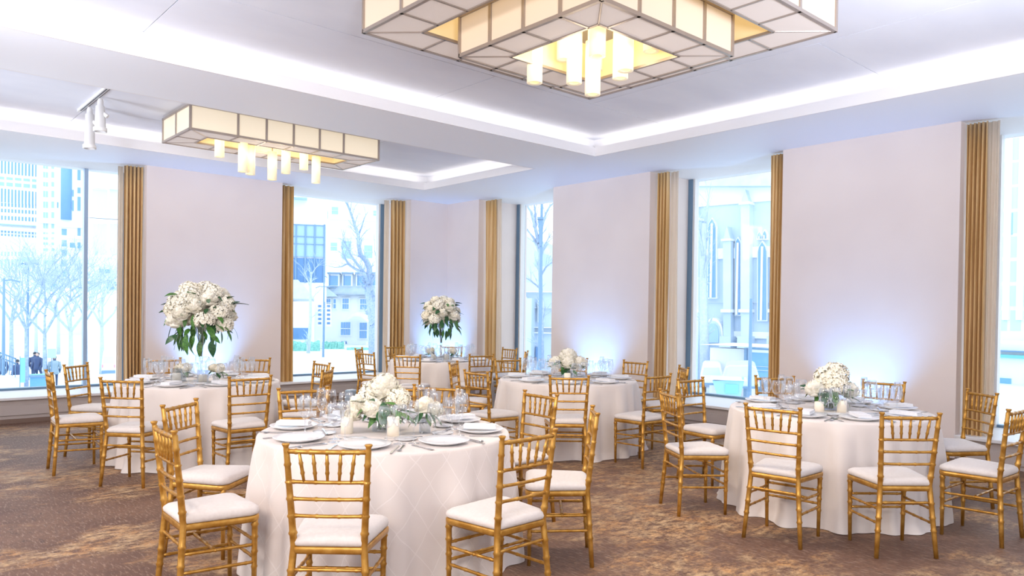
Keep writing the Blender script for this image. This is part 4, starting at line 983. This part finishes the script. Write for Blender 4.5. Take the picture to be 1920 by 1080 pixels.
# --- beyond the narrow window and the church window on the right wall
def lancet(f, x0, x1, yt, yb, parent=None, name='lancet_window', m=oglass, rim=2.2):
    def arc(a, b, top, base, d0, d1, mm, nm_):
        c = (a+b)/2; h = (b-a)*1.15; pts = [(a, base), (a, top+h), (a+(c-a)*.28, top+h*.5), (c, top), (b-(b-c)*.28, top+h*.5), (b, top+h), (b, base)]
        return f.poly(nm_, pts, d0, d1, mm, parent)
    arc(x0-rim, x1+rim, yt-rim*1.6, yb+rim, -.25, .1, stone2, 'window_surround'); arc(x0, x1, yt, yb, -.30, -.2, m, name)
    c = (x0+x1)/2; f.box('tracery_mullion', c-.6, yt+8, c+.6, yb, -.4, -.28, stone2, parent)
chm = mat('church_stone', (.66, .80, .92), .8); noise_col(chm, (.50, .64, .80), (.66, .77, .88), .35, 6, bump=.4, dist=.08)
ch = Far('stone_church', 'pale stone church wall with pointed windows, buttresses and an arched doorway', 'church', 1376, 46, -24)
ch.box('wall', 1180, 352, 1620, 700, 0, 16, chm, ground=True)
lancet(ch, 1332, 1345, 412, 558); lancet(ch, 1383, 1391, 448, 590); lancet(ch, 1425, 1440, 455, 600); lancet(ch, 1424, 1431, 436, 448); lancet(ch, 1434, 1440, 434, 448); lancet(ch, 1276, 1290, 420, 560); lancet(ch, 1476, 1490, 455, 600)
for (xa, xb, y0_) in ((1364, 1378, 440), (1397, 1413, 372), (1300, 1318, 402), (1452, 1466, 470)):
    ch.poly('buttress', [(xa, 700), (xa, y0_+12), ((xa+xb)/2, y0_-14), (xb, y0_+12), (xb, 700)], -.6, .1, chm)
    ch.box('buttress_base', xa-2, 580, xb+2, 586, -.8, 0, stone2); ch.box('buttress_foot', xa-3, 630, xb+3, 700, -.9, 0, chm, ground=True); ch.box('buttress_cap', xa-2, y0_+10, xb+2, y0_+13, -.75, 0, stone2)
for (ya, yb) in ((360, 364), (474, 477), (566, 569), (626, 630)): ch.box('string_course', 1180, ya, 1620, ya+2, -.15, 0, stone2)
ch.poly('parapet_roof', [(1180, 352), (1250, 300), (1620, 300), (1620, 352)], -.8, 14, roofm)
def archway(f, cxp, yb, w, h, name='arched_doorway'):
    import itertools
    for k, (s_, mm, d0, d1) in enumerate(((1.0, stone2, -.5, .1), (.82, chm, -.55, -.4), (.66, oglass2, -.62, -.5))):
        pts = [(cxp-w/2*s_, yb)]+[(cxp-w/2*s_*math.cos(a), yb-h*.35-h*.65*s_*math.sin(a)) for a in [i*PI/10 for i in range(11)]]+[(cxp+w/2*s_, yb)]
        f.poly(name if k == 2 else 'arch_moulding', pts, d0, d1, mm)
archway(ch, 1344, 642, 36, 46)
tw_ = Far('church_tower', 'pale stone church tower with a gabled roofline rising behind the wall', 'tower', 1330, 85, -20)
tw_.box('shaft', 1270, 180, 1408, 560, 0, 12, chm, ground=True)
for y in (312, 330, 345, 222): tw_.box('string_course', 1268, y, 1410, y+3, -.6, 0, stone2)
for x in (1300, 1345, 1385): lancet(tw_, x, x+8, 232, 296)
pt = Far('porch_canopy', 'low flat porch with a pale roof edge below the church buttresses', 'porch', 1400, 40, -24)
pt.box('roof_edge', 1328, 645, 1490, 652, -1, 3, stone2); pt.box('glass_side', 1409, 652, 1450, 715, -.1, 0, mat('porch_glass', (.22, .48, .74), .25)); pt.box('wall', 1330, 652, 1400, 700, .1, 1.2, stone2, ground=True)
for y in (655, 686, 693): pt.box('cross_bar', 1409, y, 1450, y+(7 if y == 655 else 2), -.2, -.1, stone2)
pt.box('post', 1400, 652, 1403, 742, -.3, -.1, osteel, ground=True); pt.box('notice', 1395, 675, 1404, 684, -.4, -.31, conc)
lamp_post('thin flag pole before the church wall', 1408, 560, 31, ())
cr = vehicle('pale car with a curved roof parked outside the church', 'car', 1392, 33, 1352, 685, 1425, 735, MAT['bay_glass'], mat('car_paint_pale', (.62, .82, .94), .25))
cr = vehicle('silver van nose parked beside the church wall, behind chairs', 'van', 1335, 37, 1312, 684, 1356, 728, MAT['bay_glass'])
br_ = Far('street_barrow', 'open blue cart with a green patch standing on the pavement', 'cart', 1366, 29)
br_.poly('tub', [(1336, 714), (1396, 712), (1388, 745), (1346, 745)], 0, 1.2, mat('cart_blue', (.30, .60, .85), .4)); br_.box('rim', 1332, 710, 1400, 714, -.1, 1.3, conc); br_.box('green_patch', 1360, 720, 1384, 738, -.05, 0, teal)
for x in (1348, 1382): br_.box('wheel', x, 744, x+6, 752, .1, .3, dark, ground=True)
# narrow window: more of the church and a lamp with a tree
c3 = Far('chapel', 'pale chapel wall with a round arch seen through the narrow window', 'church', 1005, 50, -15)
c3.box('wall', 900, 500, 1110, 700, 0, 10, chm, ground=True); c3.poly('gable', [(900, 502), (985, 440), (1002, 470), (1002, 502)], 0, 8, chm)
for y in (546, 576, 612, 622): c3.box('string_course', 900, y, 1110, y+3, -.5, 0, stone2)
archway(c3, 985, 672, 24, 46, 'arched_window'); lancet(c3, 983, 989, 556, 600); lancet(c3, 1012, 1018, 560, 602); c3.box('blue_door', 1006, 650, 1014, 676, -.3, 0, odark); c3.box('buttress', 992, 560, 1004, 690, -1.2, 0, chm, ground=True)
l5 = lamp_post('street lamp with a dark blue lantern seen in the narrow window', 1013, 350, 30, ())
l5.poly('lantern', [(1008.5, 412), (1018, 412), (1016, 430), (1015, 462), (1011, 462), (1010, 430)], -.12, .12, osteel); l5.box('lantern_cap', 1007.5, 408, 1019, 412, -.2, .2, osteel)
limb_tree('bare tree behind the lantern, seen in the narrow window', 1000, 40, [([(1016, 690), (1014, 560), (1012, 480), (1010, 455)], .13, .08), ([(1010, 455), (1004, 430), (996, 400), (984, 380), (970, 372)], .10, .03), ([(1010, 455), (1016, 425), (1024, 400), (1032, 385)], .10, .03), ([(1011, 465), (1000, 445), (988, 432), (976, 425)], .08, .02), ([(1004, 430), (1004, 400), (1000, 370), (1004, 350)], .07, .02), ([(1012, 520), (1024, 500), (1036, 492)], .07, .02), ([(1012, 540), (998, 528), (984, 520)], .06, .02)], barkm, 33)
limb_tree('ivy-grown bare tree at the edge of the church window', 1296, 43.5, [([(1322, 720), (1320, 600), (1318, 480), (1320, 420)], .30, .14), ([(1320, 440), (1326, 390), (1330, 362)], .10, .03), ([(1318, 480), (1310, 430), (1306, 400)], .10, .03), ([(1319, 520), (1330, 470), (1328, 440)], .06, .02)], barkp, 34)
# last window: pale gridded tower over a low shop
t5 = Far('office_block', 'pale gridded office block over a low shop, outside the last window', 'building', 1900, 70, -20)
t5.box('facade', 1780, 100, 2080, 760, 0, 20, stone2, ground=True)
for x in range(1840, 2060, 26):
    for y in range(214, 600, 46): t5.box('window', x+3, y, x+22, y+38, -.03, .2, MAT['bay_glass'])
for x in range(1840, 2060, 26): t5.box('pilaster', x-1.5, 120, x+1, 600, -.25, .1, conc)
t5.box('narrow_window', 1890, 400, 1899, 440, -.05, -.02, oglass2)
sh = Far('corner_shop', 'low shop with a teal sign band and dark windows beyond the last window', 'shop', 1900, 60, -20)
sh.box('wall', 1780, 640, 2080, 770, 0, 8, conc, ground=True); sh.box('sign_band', 1872, 664, 1990, 676, -.3, 0, teal); sh.box('sign_frame', 1866, 658, 2000, 662, -.4, 0, osteel)
for (xa, ya, xb, yb) in ((1872, 708, 1896, 730), (1905, 728, 1920, 745), (1926, 706, 1950, 735)): sh.box('shop_window', xa, ya, xb, yb, -.1, .1, mat('shop_glass', (.20, .45, .72), .3) if 'shop_glass' not in MAT else MAT['shop_glass'])
